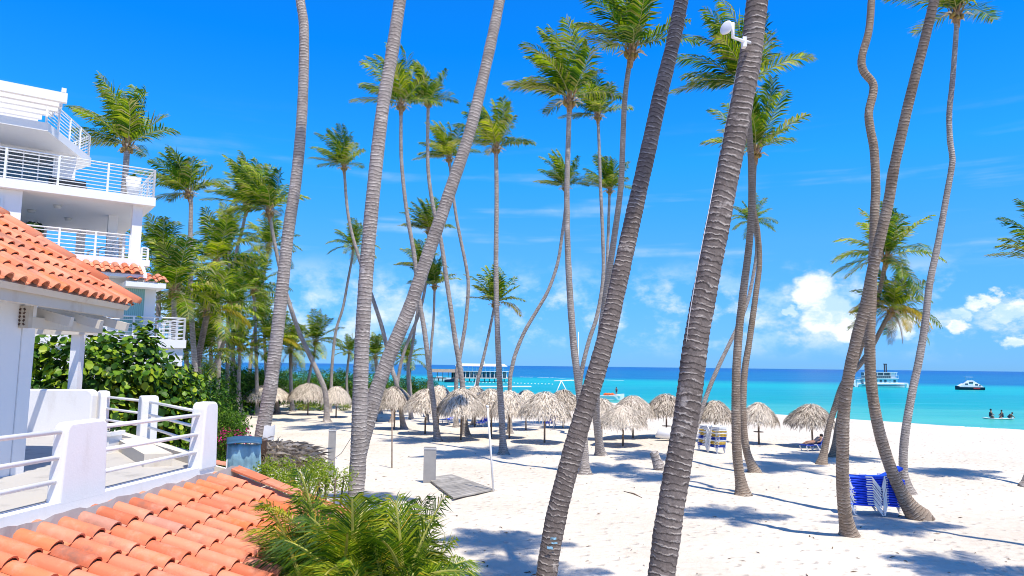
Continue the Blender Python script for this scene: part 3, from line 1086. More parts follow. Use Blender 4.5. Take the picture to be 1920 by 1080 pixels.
def frond_mesh(rnd, az, e0, L, wind, nl=34, ll=0.95, lw=0.05, droop=.16, mats=('palm_leaf', 'leaf_stalk', 'palm_tip_pale'), pale=0.0, sag=.35, seg=2, wsw=.45):
    m = MB()
    fm = []
    d = Vector((math.cos(az) * math.cos(e0), math.sin(az) * math.cos(e0), math.sin(e0)))
    p = Vector((0, 0, 0))
    n = 14
    ds = L / n
    pts, dirs = [p.copy()], [d.copy()]
    for k in range(n):
        s = (k + 1) / n
        hz = math.sqrt(max(0, 1 - d.z * d.z))
        d = (d + wind * (.20 * ds * (0.4 + s)) + Vector((0, 0, -1)) * (droop * ds * (.35 + hz) * (.5 + 1.2 * s))).normalized()
        p = p + d * ds
        pts.append(p.copy())
        dirs.append(d.copy())
    nf0 = len(m.f)
    m.tube(pts, [.032 * (1 - .8 * k / n) + .004 for k in range(n + 1)], 4, False)
    fm += [1] * (len(m.f) - nf0)
    up0 = Vector((0, 0, 1))
    tipm = 2 if len(mats) > 2 else 0
    for sgn in (-1, 1):
        for k in range(nl):
            s = .13 + .87 * (k + rnd.random() * .6) / nl
            x = s * n
            i = min(n - 1, int(x))
            t = x - i
            c = pts[i].lerp(pts[i + 1], t)
            dd = dirs[i].lerp(dirs[i + 1], t).normalized()
            side = dd.cross(up0)
            side = side.normalized() if side.length > .05 else Vector((0, 1, 0))
            nor = side.cross(dd).normalized()
            ln = ll * (.28 + .95 * math.sin(PI * min(1, .12 + .80 * s)) ** .8) * rnd.uniform(.82, 1.08)
            if s > .8:
                ln *= 1 - (s - .8) * 1.6
            v1 = (side * sgn * .80 + dd * (.45 + .5 * s) + nor * rnd.uniform(.02, .28) + wind * wsw * rnd.uniform(.7, 1.3) + Vector((0, 0, -.10))).normalized()
            v2 = (v1 + wind * .28 + Vector((0, 0, -1)) * (sag * rnd.uniform(.7, 1.8))).normalized()
            w0 = dd * (lw * .5)
            a0, a1 = c - w0 * .6, c + w0 * .6
            mp = c + v1 * (ln * .5)
            b0, b1 = mp - w0, mp + w0
            tp = mp + v2 * (ln * .5)
            mi = tipm if (rnd.random() < pale * (.4 + s)) else 0
            i0 = len(m.v)
            lu = (rnd.random(), .5)
            for q in (a0, a1, b1, b0, tp):
                m.vert(q, lu)
            m.f.append((i0, i0 + 1, i0 + 2, i0 + 3))
            m.f.append((i0 + 3, i0 + 2, i0 + 4))
            fm += [mi, mi]
    return m.mesh('frond', list(mats), False, fm)


CROWNS = []
for ti in range(8):
    rnd = random.Random(100 + ti)
    fr = []
    nfr = 16 + (ti % 3) * 2
    for k in range(nfr):
        t = (k + .5) / nfr
        az_ = k * 2.399963 + rnd.uniform(-.25, .25) + ti
        e_ = R(88) - R(72) * t + R(rnd.uniform(-8, 8))
        # upwind fronds are held up and swept back over the crown
        updot = math.cos(az_) * (-WIND.x) + math.sin(az_) * (-WIND.y)
        if updot > .2:
            e_ += R(16) * updot
        L_ = (3.0 + 1.2 * math.sin(PI * min(1, t + .25))) * rnd.uniform(.88, 1.1)
        fr.append(frond_mesh(rnd, az_, e_, L_, WIND * rnd.uniform(.75, 1.25), 32, 1.0, .098, .13, pale=.10 if t < .6 else .35, sag=.5))
    # a loose downwind frond or two, low and pale
    fr.append(frond_mesh(rnd, PI + rnd.uniform(-.35, .35), R(14), 3.7, WIND, 40, .85, .085, .08, pale=.55))
    fr.append(frond_mesh(rnd, rnd.uniform(-.5, .5), R(28), 3.3, WIND * .5, 40, .9, .085, .17, pale=.15))
    CROWNS.append(fr)
# sheltered / drooping crowns: full round heads for the grove
for ti in range(3):
    rnd = random.Random(200 + ti)
    fr = []
    for k in range(20):
        t = (k + .5) / 20
        az_ = k * 2.399963 + rnd.uniform(-.3, .3)
        e_ = R(84) - R(100) * t + R(rnd.uniform(-6, 6))
        fr.append(frond_mesh(rnd, az_, e_, 3.9 * rnd.uniform(.85, 1.12), WIND * .55, 32, 1.05, .105, .17, pale=.22, sag=.5))
    CROWNS.append(fr)
rnd = random.Random(300)
DEAD = [frond_mesh(rnd, a, R(-40), 3.0, WIND * .2, 30, .8, .05, .5, ('palm_leaf_dry', 'palm_boot', 'palm_leaf_dry'), 0, .9) for a in (.2, 1.4, 2.6, 3.6, 5)]
YELL = [frond_mesh(rnd, a, R(16), 3.7, WIND * .4, 34, .95, .10, .24, ('palm_leaf_yellow', 'areca_stalk', 'palm_leaf_yellow'), 0, .7) for a in (.3, 1.7, 3.0, 4.4)]


def boot_mesh():
    m = MB()
    m.tube([(0, 0, -.9), (0, 0, -.5), (0, 0, -.1), (.0, 0, .35)], [.13, .17, .20, .07], 10)
    rnd = random.Random(9)
    for k in range(12):
        a = k * 2.4
        h = -.55 + .07 * k
        b = Vector((math.cos(a) * .15, math.sin(a) * .15, h))
        m.tube([b, b + Vector((math.cos(a) * .16, math.sin(a) * .16, .42)), b + Vector((math.cos(a) * .30, math.sin(a) * .30, .72))], [.055, .035, .02], 5)
    n1 = len(m.f)
    for k in range(5):                       # flower spathes and dry sheath rags
        a = rnd.uniform(0, 6.28)
        b = Vector((math.cos(a) * .18, math.sin(a) * .18, -.2))
        m.tube([b, b + Vector((math.cos(a) * .3, math.sin(a) * .3, .12)), b + Vector((math.cos(a) * .62, math.sin(a) * .62, -.06))], [.03, .06, .015], 5)
    n2 = len(m.f)
    for k in range(9):
        a = rnd.uniform(0, 6.28)
        m.sphere((math.cos(a) * .27, math.sin(a) * .27, -.32 + rnd.uniform(-.12, .12)), (.10, .10, .12), 7, 5)
    fm = [0] * n1 + [1] * (n2 - n1) + [2] * (len(m.f) - n2)
    return m.mesh('crown', ['palm_boot', 'flower_spathe', 'coconut'], True, fm)


BOOT = boot_mesh()


def palm(label, pts, ct=0, cs=1.0, r0=.20, r1=.14, bark='bark_grey', ext=None, dY=0.0, base_z=0.0, Y=None, dead=0, yel=0, rot=0.0, thin=1.0, ring=.10, sides=12, flare=1.45, group='coconut palms on the beach', crown=True):
    """pts: trunk axis as seen, base first; the base stands on the sand, dY is how far the head leans away"""
    b = ground(*pts[0], base_z)
    if Y is not None:
        b = at(pts[0][0], pts[0][1], Y)
    Y0 = b.y
    n = len(pts)
    W = []
    for i, (px, py) in enumerate(pts):
        t = i / max(1, n - 1)
        W.append(at(px, py, Y0 + dY * t))
    if Y is not None:
        # carry the trunk down to the sand
        if W[0].z > 0.05:
            W.insert(0, Vector((W[0].x, W[0].y, 0.0)) - (W[1] - W[0]).normalized() * 0.0)
    if ext:
        l = W[-1]
        g = (W[-1] - W[-2]).normalized()
        e = Vector(ext)
        W.append(l + g * e.length * .45 + e * .05)
        W.append(l + e)
    path = resample(catmull(W, 8), ring * .5)
    H = len(path) - 1
    foot = path[0].copy()
    rnd = random.Random(hash((pts[0], pts[-1])) & 0xffff)
    rp, rr, vs = [], [], []
    sd_ = rnd.random() * 50
    for k, p in enumerate(path):
        t = k / H
        z = p.z - foot.z
        r = r0 + (r1 - r0) * t ** .8
        if z < 1.1:
            r *= 1 + (flare - 1) * (1 - max(0, z) / 1.1) ** 1.8
        r *= 1 + (.30 if flare > 1 else .1) * math.exp(-max(0, z) / .14)
        r *= 1 + .05 * noise.noise(Vector((k * ring * .9, sd_, 0))) + .035 * noise.noise(Vector((k * ring * 4, sd_, 5)))
        odd = k % 2
        r *= (1.024 if odd == 0 else .976)
        rp.append(p)
        rr.append(r)
        vs.append(k * .5)
    rp.insert(0, foot - Vector((0, 0, .35)))
    rr.insert(0, rr[0] * 1.12)
    vs.insert(0, -1)
    T = thing('coconut_palm', foot, label, 'palm tree', group)
    me = MB().tube(rp, rr, sides, True, vs).mesh('trunk', bark, True)
    link('trunk', me, T)
    if crown:
        top = path[-1]
        ax = (path[-1] - path[-8]).normalized()
        q = Vector((0, 0, 1)).rotation_difference(ax)
        q = Quaternion().slerp(q, .6)
        CMx = Matrix.Translation(top) @ (q.to_matrix().to_4x4()) @ Matrix.Rotation(rot, 4, 'Z') @ Matrix.Scale(cs * (.60 if ext else .87), 4)
        cr = link('crown', BOOT, T, CMx)
        for f in CROWNS[ct]:
            if thin < 1 and rnd.random() > thin:
                continue
            o = bpy.data.objects.new('frond', f)
            COL.objects.link(o)
            o.parent = cr
            o.location = (0, 0, .05)
            o.rotation_euler = (rnd.uniform(-.06, .06), rnd.uniform(-.06, .06), rnd.uniform(-.2, .2))
        for lst, cnt in ((DEAD, dead), (YELL, yel)):
            for k in range(cnt):
                o = bpy.data.objects.new('frond', lst[k % len(lst)])
                COL.objects.link(o)
                o.parent = cr
                o.location = (0, 0, -.15 if lst is DEAD else .05)
                o.rotation_euler = (0, 0, k * 1.3 + rnd.uniform(0, .6))
    return T


# near and tall, heads above the picture
palm('huge dark brown ringed palm trunk carrying the white antenna dish', [(1222, 1200), (1240, 1080), (1255, 970), (1272, 870), (1290, 760), (1305, 640), (1325, 530), (1350, 400), (1370, 300), (1390, 200), (1408, 100), (1420, 0)],
     1, 1.0, .215, .17, 'bark_brown', (0.7, .6, 4.6), .5, Y=11.3, ring=.105, sides=24)
palm('big palm trunk leaning right with a blue paint mark near its foot', [(1014, 1165), (1025, 1080), (1030, 1040), (1045, 960), (1065, 880), (1090, 790), (1115, 710), (1140, 620), (1160, 530), (1180, 440), (1200, 350), (1218, 270), (1240, 170), (1262, 80), (1278, 0)],
     2, 1.0, .215, .125, 'bark_brown', (1.0, .5, 4.6), .6, Y=14.0, ring=.10, sides=20, flare=1.0)
palm('pale grey upright trunk rising out of the yellow-green fan palms', [(664, 1000), (668, 915), (671, 880), (675, 750), (680, 620), (690, 470), (703, 330), (718, 200), (735, 100), (750, 0)],
     3, 1.0, .20, .145, 'bark_grey', (0.8, .3, 5.0), .5, Y=17.3, ring=.09, sides=18)
palm('grey trunk leaning hard right, its foot hidden behind the upright trunk', [(668, 900), (674, 850), (690, 790), (705, 735), (735, 655), (770, 572), (810, 455), (845, 355), (880, 250), (905, 150), (925, 60), (937, 0)],
     4, 1.0, .225, .135, 'bark_grey', (0.5, .3, 4.5), .6, Y=19.6, ring=.09, sides=18)
palm('slender curved grey trunk rising behind the thatched hut at left', [(484, 900), (490, 826), (508, 720), (525, 580), (540, 440), (556, 330), (567, 200), (570, 60), (563, 0)],
     5, 1.0, .22, .125, 'bark_grey', (-.6, .3, 3.6), .5, Y=20.5, ring=.09, sides=18)
palm('S-bent trunk with a brown foot beside the blue lounger stack', [(1724, 972), (1700, 941), (1676, 893), (1656, 836), (1643, 783), (1633, 713), (1631, 640), (1634, 560), (1638, 470), (1640, 397), (1642, 350), (1639, 282), (1632, 243), (1629, 211), (1637, 175), (1636, 155), (1619, 133), (1616, 107), (1629, 58), (1634, 0)],
     0, 1.0, .21, .12, 'bark_tan', (-.2, .3, 2.4), .4, sides=16, flare=1.7)
palm('tall tan trunk in front of the blue lounger stack, leaning right', [(1592, 1004), (1584, 958), (1580, 905), (1580, 844), (1582, 775), (1590, 713), (1605, 640), (1623, 572), (1634, 518), (1648, 456), (1666, 378), (1675, 322), (1688, 262), (1702, 200), (1717, 140), (1735, 70), (1752, 0)],
     6, 1.0, .195, .115, 'bark_tan', (.8, -.3, 3.0), -3.2, sides=16, flare=1.3)
palm('slender palm at the upper right with its head cut by the top edge', [(1704, 926), (1694, 884), (1696, 823), (1709, 742), (1722, 681), (1734, 611), (1743, 533), (1759, 456), (1773, 378), (1785, 310), (1785, 290), (1781, 259), (1780, 211), (1785, 162), (1789, 113), (1793, 58), (1794, 22)],
     7, .95, .18, .10, 'bark_grey', None, .3, rot=.5)
# middle distance
palm('palm with a wavy trunk and twin-lobed head just left of the leaning trunk top', [(820, 826), (815, 775), (808, 719), (796, 621), (786, 563), (777, 481), (763, 399), (755, 330), (752, 280), (752, 195)], 0, 1.1, .20, .115, dY=.5)
palm('palm with a dense dark head right of the twin-lobed one', [(874, 817), (871, 784), (867, 720), (854, 640), (847, 590), (837, 522), (827, 453), (811, 381), (803, 320), (802, 260), (803, 192)], 3, .92, .22, .12, dY=.5, rot=.3)
palm('palm whose head peeks out behind the leaning grey trunk', [(855, 801), (856, 710), (864, 659), (873, 604), (878, 542), (875, 505), (859, 426), (851, 375), (846, 330), (842, 296)], 2, .95, .19, .12, dY=.4)
palm('straight thin palm with a narrow windswept head near the centre', [(944, 851), (941, 790), (936, 700), (932, 600), (930, 500), (931, 400), (931, 340), (930, 276)], 5, .88, .20, .12, dY=.3)
palm('tall palm with a broad head and a pale drooping frond at left', [(1097, 890), (1094, 820), (1087, 741), (1082, 700), (1075, 640), (1068, 540), (1064, 450), (1063, 360), (1065, 280), (1068, 185)], 1, 1.05, .21, .115, dY=.4)
palm('palm with a smaller head tucked right of the broad-headed palm', [(1082, 816), (1085, 760), (1090, 700), (1104, 640), (1120, 590), (1131, 520), (1130, 440), (1126, 350), (1124, 290), (1121, 216)], 4, 1.0, .19, .11, dY=.4)
palm('highest palm at top centre with its fronds cut by the top edge', [(1126, 854), (1119, 790), (1118, 745), (1124, 650), (1138, 540), (1151, 450), (1164, 350), (1168, 259), (1172, 181), (1184, 92)], 6, 1.22, .23, .125, dY=-6)
palm('palm with its large head half hidden behind the huge trunk top', [(1393, 928), (1382, 850), (1380, 729), (1384, 640), (1393, 553), (1405, 455), (1409, 378), (1408, 300), (1404, 230), (1398, 160)], 7, 1.0, .20, .115, 'bark_tan', dY=.4, rot=-.3)
palm('palm with sweeping fronds right of the huge trunk', [(1414, 884), (1399, 841), (1393, 773), (1396, 699), (1405, 640), (1417, 553), (1424, 494), (1421, 436), (1413, 385), (1414, 320), (1417, 282)], 0, 1.0, .19, .11, 'bark_tan', dY=.4, rot=.9)
palm('leaning palm with a small round shaggy head right of the huge trunk', [(1296, 830), (1325, 741), (1346, 690), (1370, 640), (1392, 592), (1405, 553), (1417, 487), (1418, 450), (1412, 415)], 8, .52, .17, .10, dY=.4)
palm('strongly curved palm bending right over the palapas', [(956, 813), (956, 719), (960, 690), (967, 662), (984, 621), (1008, 580), (1029, 542), (1046, 491), (1055, 433), (1060, 390), (1060, 350)], 3, .82, .18, .11, dY=.3)
palm('palm with its head low behind the two straight centre trunks', [(1100, 806), (1112, 720), (1125, 640), (1136, 550), (1140, 450), (1143, 356)], 2, .85, .18, .11, dY=.3, rot=.4)
palm('short palm with a bright open head behind the straight centre trunk', [(888, 796), (895, 719), (904, 681), (914, 638), (922, 600), (928, 568)], 4, .95, .18, .11, dY=.2, yel=1, rot=-.2)
palm('palm with the uppermost small head behind the leaning grey trunk', [(735, 792), (750, 690), (765, 640), (785, 590), (797, 540), (801, 480), (804, 432)], 5, .85, .17, .11, dY=.2)
palm('palm with a yellow frond below the uppermost small head', [(771, 786), (765, 700), (772, 655), (780, 600), (789, 545), (793, 505)], 1, .85, .17, .11, dY=.2, yel=1)
palm('thin dark-stemmed palm right of the leaning grey trunk', [(800, 792), (806, 690), (809, 645), (813, 597), (815, 535)], 6, .85, .16, .10, dY=.2)
palm('palm with a small tufted head left of the upright grey trunk', [(757, 804), (744, 721), (735, 692), (718, 620), (700, 563), (675, 490), (658, 430), (650, 380), (645, 312)], 0, .90, .20, .11, dY=.4, rot=.6)
palm('palm with a low crown between the curved and upright grey trunks', [(618, 773), (621, 726), (623, 680), (630, 620), (643, 577), (653, 523), (661, 480), (663, 462)], 8, .82, .18, .12, dY=.2)
palm('palm leaning left across the curved grey trunk', [(613, 791), (610, 737), (599, 706), (581, 667), (560, 620), (543, 570), (527, 513), (512, 440), (505, 395)], 7, 1.35, .24, .14, dY=.3)
palm('tall palm with a sweeping head at the front of the left grove', [(452, 778), (448, 737), (441, 698), (436, 663), (438, 597), (437, 530), (443, 473), (455, 427), (463, 385)], 2, 1.45, .24, .14, dY=.3)
palm('palm with a tousled head in the middle of the left grove', [(464, 762), (467, 711), (473, 647), (483, 593), (493, 530), (501, 480), (504, 462)], 9, 1.15, .22, .15, dY=.2)
palm('upright palm beside the apartment house with an airy head', [(370, 790), (366, 697), (360, 607), (357, 547), (358, 497), (357, 447), (358, 380), (353, 362)], 4, .95, .20, .13, dY=.3, rot=.2, Y=47)
palm('big palm standing behind the apartment house roof terrace', [(232, 760), (228, 560), (230, 400), (237, 300), (238, 272)], 1, 1.05, .22, .15, dY=.2, Y=38, rot=-.2)
# right edge
palm('palm with spreading fronds behind the crossing trunks at right', [(1562, 857), (1574, 783), (1590, 720), (1615, 650), (1640, 580), (1655, 520), (1662, 482)], 9, .85, .18, .11, 'bark_tan', dY=-4)
palm('short leaning palm with yellow and dead hanging fronds at right', [(1541, 870), (1554, 803), (1566, 762), (1582, 717), (1611, 685), (1635, 650), (1655, 612), (1672, 580)], 10, .72, .19, .11, 'bark_tan', dY=.3, dead=3, yel=7)
palm('palm at the right edge showing only its fronds and foot', [(1926, 912), (1950, 800), (1970, 650), (1980, 560), (1982, 492)], 2, .9, .19, .12, dY=.3, rot=.1)
# two palms standing just past the right edge: only their shadows reach the picture
for (bx, by, tx, ty, tz, lab, k) in ((17.4, 18.2, 16.9, 18.6, 15.5, 'palm just outside the right edge, shadow falling beside the lounger stack', 5), (16.4, 13.4, 15.9, 13.9, 14.5, 'nearer palm outside the right edge, shadow at the bottom right corner', 6)):
    T = thing('coconut_palm', Vector((bx, by, 0)), lab, 'palm tree', 'coconut palms on the beach')
    P_ = resample(catmull([(bx, by, -.3), (bx + .3, by, 4), (bx + .2, by + .1, 9), (tx, ty, tz)], 8), .1)
    link('trunk', MB().tube(P_, [.19 - .07 * i / len(P_) + .008 * (i % 2) for i in range(len(P_))], 12, True, [i for i in range(len(P_))]).mesh('trunk', 'bark_grey', True), T)
    cr = link('crown', BOOT, T, Matrix.Translation((tx, ty, tz)) @ Matrix.Scale(.62, 4))
    for f in CROWNS[k]:
        link('frond', f, cr, local=True)
# the grove at left: heads crowded behind the house
G = 'palms crowding the grove at left'
palm('full-headed palm at the centre of the left grove', [(405, 770), (412, 650), (408, 540), (405, 492)], 8, 1.25, .2, .14, dY=.2, Y=60, group=G)
palm('palm with the upper dark head in the left grove', [(425, 770), (428, 600), (430, 445)], 9, .95, .2, .14, dY=.2, Y=66, group=G)
palm('palm right against the apartment house with a low shaggy head', [(318, 760), (326, 640), (326, 545)], 10, 1.05, .2, .14, dY=.2, Y=44, group=G)
palm('palm behind the tiled eave end of the apartment house', [(285, 740), (296, 600), (300, 485)], 9, .9, .2, .14, dY=.2, Y=48, group=G)
palm('leaning dark trunk with ripe orange fruit below its head in the left grove', [(358, 770), (368, 690), (380, 630), (390, 582)], 10, 1.0, .26, .19, 'bark_brown', dY=.2, Y=48, group=G, yel=1)
palm('thin palm leaning right out of the grove shrubs', [(380, 770), (388, 723), (420, 640), (436, 575)], 8, .85, .18, .13, dY=.2, Y=54, group=G)
palm('palm with a wide mid-height head at the right of the left grove', [(482, 768), (480, 650), (476, 545)], 10, 1.15, .2, .14, dY=.2, Y=70, group=G)
palm('low palm with yellowing fronds behind the curved grey trunk foot', [(520, 768), (516, 700), (512, 640)], 9, 1.0, .22, .17, dY=.2, Y=72, group=G, yel=3)
palm('low palm hanging brown fronds right of the curved grey trunk', [(548, 768), (545, 710), (545, 655)], 8, .95, .22, .17, dY=.2, Y=76, group=G, yel=2, dead=3)
palm('leaning palm with a drooping blue-green head over the hedge', [(572, 766), (580, 705), (590, 660), (592, 640)], 8, .98, .19, .14, dY=.2, Y=78, group=G)
palm('squat palm beside the upright grey trunk over the hedge', [(712, 768), (708, 712), (704, 668)], 10, .75, .2, .16, dY=.2, Y=74, group=G)
palm('squat palm between the leaning grey trunk and the wavy trunk', [(772, 772), (768, 715), (764, 672)], 9, .7, .2, .16, dY=.2, Y=76, group=G)
palm('low palm filling the grove under the full-headed palm', [(392, 770), (396, 690), (394, 640)], 8, 1.0, .2, .15, dY=.2, Y=62, group=G, yel=2)
palm('lowest dark palm between the grove trunks', [(446, 770), (448, 700), (450, 652)], 10, .95, .2, .15, dY=.2, Y=68, group=G)
palm('young palm fountain left of the hedge end', [(655, 770), (650, 715), (655, 660)], 8, .6, .16, .13, dY=.2, Y=82, group=G)

palm('palm with a bushy head half behind the tall front grove trunk', [(432, 770), (436, 650), (440, 540)], 8, 1.15, .2, .15, dY=.2, Y=72, group=G)
palm('palm with its head just above the lower balcony rails', [(352, 770), (350, 690), (346, 600)], 9, 1.05, .2, .15, dY=.2, Y=52, group=G)
palm('palm with its head between the tousled and wide grove heads', [(500, 770), (498, 680), (494, 600)], 8, 1.0, .2, .15, dY=.2, Y=78, group=G)
palm('low palm with arching fronds beside the lower balcony', [(372, 770), (374, 720), (372, 668)], 8, .85, .2, .15, dY=.2, Y=50, group=G)

# fittings on the huge trunk
an = thing('antenna_dish', at(1400, 80, 11.6), 'small white round antenna dish bracketed to the huge brown trunk', 'antenna')
a0, a1, a2, a3 = at(1394, 88, 11.45), at(1391, 76, 11.35), at(1374, 70, 11.2), at(1374, 43, 11.2)
link('bracket', MB().tube([at(1406, 80, 11.55), a1, a2, a3], .028, 8).mesh('bracket', 'white_plastic', True), an)
link('clamp', MB().box(at(1395, 80, 11.42), (.06, .10, .17)).mesh('clamp', 'white_plastic'), an)
dc = at(1363, 53, 11.15)
dn = Vector((-.75, -.55, .12)).normalized()
m = MB()
m.tube([dc - dn * .05, dc - dn * .02, dc + dn * .025, dc + dn * .035], [.03, .09, .118, .10], 18)
link('dish', m.mesh('dish', 'white_plastic', True), an)
cb = MB().tube([at(px, py, 11.3 + .5 * (py < 400)) for (px, py) in [(1389, 92), (1372, 180), (1350, 285), (1328, 400), (1310, 490), (1293, 590), (1287, 640)]], .005, 5)
link('antenna_cable', cb.mesh('antenna_cable', 'white_plastic', True), label='thin white cable running down the left side of the huge trunk', cat='cable')


# ------------------------------------------------------------------ thatched palapas
def thatch_mesh(seed, rad=1.5, h=1.25, n=3000, droop=.35):
    rnd = random.Random(seed)
    m = MB()
    skew = (rnd.uniform(-.10, .10), rnd.uniform(-.10, .10))
    lob = [(rnd.uniform(0, 6.28), rnd.uniform(.02, .06)) for _ in range(4)]

    def prof(t, a):                       # t 0 apex .. 1 eave : dome-like
        rr = rad * (.45 * math.sin(min(1.0, t) * PI * .5) + .55 * t)
        rr *= 1 + sum(am * math.sin((i + 2) * a + ph) for i, (ph, am) in enumerate(lob)) * t
        z = h * (1 - t ** 1.38)
        return Vector((math.cos(a) * rr + skew[0] * t, math.sin(a) * rr + skew[1] * t, z))
    # dense under-layer
    nu, nv = 20, 7
    i0 = len(m.v)
    for k in range(nv + 1):
        for j in range(nu):
            q = prof(.03 + .92 * k / nv, 2 * PI * j / nu)
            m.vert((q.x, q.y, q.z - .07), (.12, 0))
    for k in range(nv):
        for j in range(nu):
            j2 = (j + 1) % nu
            m.f.append((i0 + k * nu + j, i0 + (k + 1) * nu + j, i0 + (k + 1) * nu + j2, i0 + k * nu + j2))
    for k in range(n):
        t = math.sqrt(rnd.random()) * .98 + .01
        a = rnd.uniform(0, 2 * PI)
        ln = rnd.uniform(.10, .26)
        p = prof(t, a)
        t2 = t + ln
        a2 = a + rnd.gauss(0, .10)
        q = prof(min(t2, 1.0), a2)
        if t2 > 1:
            q = q + Vector((math.cos(a2) * .25, math.sin(a2) * .25, -1)) * ((t2 - 1) * rnd.uniform(.7, 1.7) * rad)
        out = Vector((math.cos(a), math.sin(a), .55))
        p = p + out * rnd.uniform(-.03, .03)
        q = q + out * rnd.uniform(-.02, .10)
        mid = p.lerp(q, .5) + out * rnd.uniform(.0, .06)
        sd_ = Vector((-math.sin(a), math.cos(a), rnd.uniform(-.3, .3))) * rnd.uniform(.012, .030)
        c = min(1, max(0.02, rnd.gauss(.62, .34)))
        m.poly([p - sd_ * .7, p + sd_ * .7, mid + sd_, mid - sd_], (c, .5))
        m.poly([mid - sd_, mid + sd_, q + sd_ * .25, q - sd_ * .25], (c, .5))
    return m.mesh('thatch', 'thatch')


THATCH = [thatch_mesh(500 + i) for i in range(5)]
_m = MB()
_m.tube([(0, 0, -.2), (.01, 0, .9), (-.01, .01, 1.9), (0, 0, 2.6)], [.065, .06, .058, .05], 9)
POST = _m.mesh('post', 'wood_post', True)
_m = MB()
for k in range(8):
    a = 2 * PI * k / 8
    _m.tube([(math.cos(a) * .05, math.sin(a) * .05, 2.62), (math.cos(a) * 1.25, math.sin(a) * 1.25, 2.0)], .022, 5)
for k in range(4):
    a = 2 * PI * k / 4
    _m.tube([(math.cos(a) * .05, math.sin(a) * .05, 1.55), (math.cos(a) * .7, math.sin(a) * .7, 2.25)], .022, 5)
RAFT = _m.mesh('rafters', 'wood_post', True)
_m = MB()
_m.tube([(0, 0, .78), (0, 0, .815)], [.33, .33], 14)
SHELF = _m.mesh('shelf', 'wood_post')

PALAPAS = [
    # base px, base py, apex py, width px, shelf, label
    (498, 776, 722, 84, 0, 'thatched palapa farthest left, cut by the curved grey trunk'),
    (577, 778, 718, 66, 0, 'thatched palapa second from the left against the hedge'),
    (630, 783, 724, 54, 0, 'small thatched palapa just left of the upright grey trunk'),
    (706, 790, 722, 62, 0, 'thatched palapa mostly hidden behind the leaning grey trunk'),
    (739, 805, 724, 64, 0, 'thatched palapa right of the leaning grey trunk, by the thin dark pole'),
    (797, 814, 729, 78, 0, 'thatched palapa cut by the wavy trunk'),
    (822, 796, 722, 56, 0, 'thatched palapa showing its dome behind the wavy trunk'),
    (864, 825, 727, 84, 0, 'large front thatched palapa at the foot of the paired trunks'),
    (890, 800, 724, 58, 0, 'thatched palapa below the white sail'),
    (921, 819, 728, 76, 0, 'thatched palapa just left of the straight centre trunk'),
    (955, 822, 732, 72, 0, 'thatched palapa just right of the straight centre trunk'),
    (986, 806, 731, 58, 0, 'thatched palapa behind the front centre pair'),
    (1021, 831, 734, 88, 0, 'large front thatched palapa left of the big leaning trunk'),
    (1056, 802, 730, 62, 0, 'thatched palapa behind the big leaning trunk at left'),
    (1128, 824, 746, 66, 0, 'thatched palapa just right of the big leaning trunk'),
    (1168, 836, 760, 84, 0, 'front thatched palapa of the overlapping pair at right of centre'),
    (1187, 821, 741, 76, 0, 'rear thatched palapa of the overlapping pair at right of centre'),
    (1250, 820, 738, 78, 1, 'thatched palapa with a shelf left of the huge brown trunk'),
    (1341, 828, 750, 66, 0, 'thatched palapa behind the stack of striped loungers'),
    (1423, 833, 754, 64, 1, 'lone thatched palapa with a round shelf right of the twin tan trunks'),
    (1524, 838, 757, 82, 0, 'rightmost thatched palapa shading the lounger with a person'),
]
for i, (px, py, ay, wpx, sh, lab) in enumerate(PALAPAS):
    b = ground(px, py)
    b.z = ter(b.x, b.y)
    H_ = at(px, ay, b.y).z - b.z
    Wd = wpx / F * b.y
    T = thing('palapa', b, lab, 'beach umbrella', 'thatched palapas on the beach', rz=i * 1.7)
    zs = H_ / 2.75
    eave = H_ * .50
    rs = Wd / 3.0 * 1.04
    link('post', POST, T, Matrix.Diagonal((1, 1, zs * .98, 1)), local=True)
    link('rafters', RAFT, T, Matrix.Diagonal((rs, rs, zs * .98, 1)), local=True)
    link('thatch', THATCH[i % 5], T, Matrix.Translation((0, 0, H_ * .54)) @ Matrix.Rotation(.07 * math.sin(i * 2.7), 4, 'X') @ Matrix.Rotation(i * .9, 4, 'Z') @ Matrix.Diagonal((rs, rs, H_ * .46 / 1.22, 1)), kind='stuff', local=True)
    if sh:
        link('shelf', SHELF, T, local=True)


# ------------------------------------------------------------------ sun loungers, singly and stacked
def ribbon(pts, y, wid, th):
    """flat bar following a side profile"""
    m = MB()
    n = len(pts)
    for s in (-1, 1):
        for k, (x, z) in enumerate(pts):
            k0, k1 = max(0, k - 1), min(n - 1, k + 1)
            t = Vector((pts[k1][0] - pts[k0][0], 0, pts[k1][1] - pts[k0][1])).normalized()
            nn = Vector((-t.z, 0, t.x))
            for e in (-1, 1):
                m.vert(Vector((x, y + s * wid / 2, z)) + nn * (e * th / 2))
    o = 2 * n
    for k in range(n - 1):
        a = 2 * k
        m.f += [(a, a + 1, a + 3, a + 2), (o + a + 1, o + a, o + a + 2, o + a + 3), (a + 1, o + a + 1, o + a + 3, a + 3), (o + a, a, a + 2, o + a + 2)]
    m.f += [(0, o, o + 1, 1), (2 * n - 2, 2 * n - 1, o + 2 * n - 1, o + 2 * n - 2)]
    return m


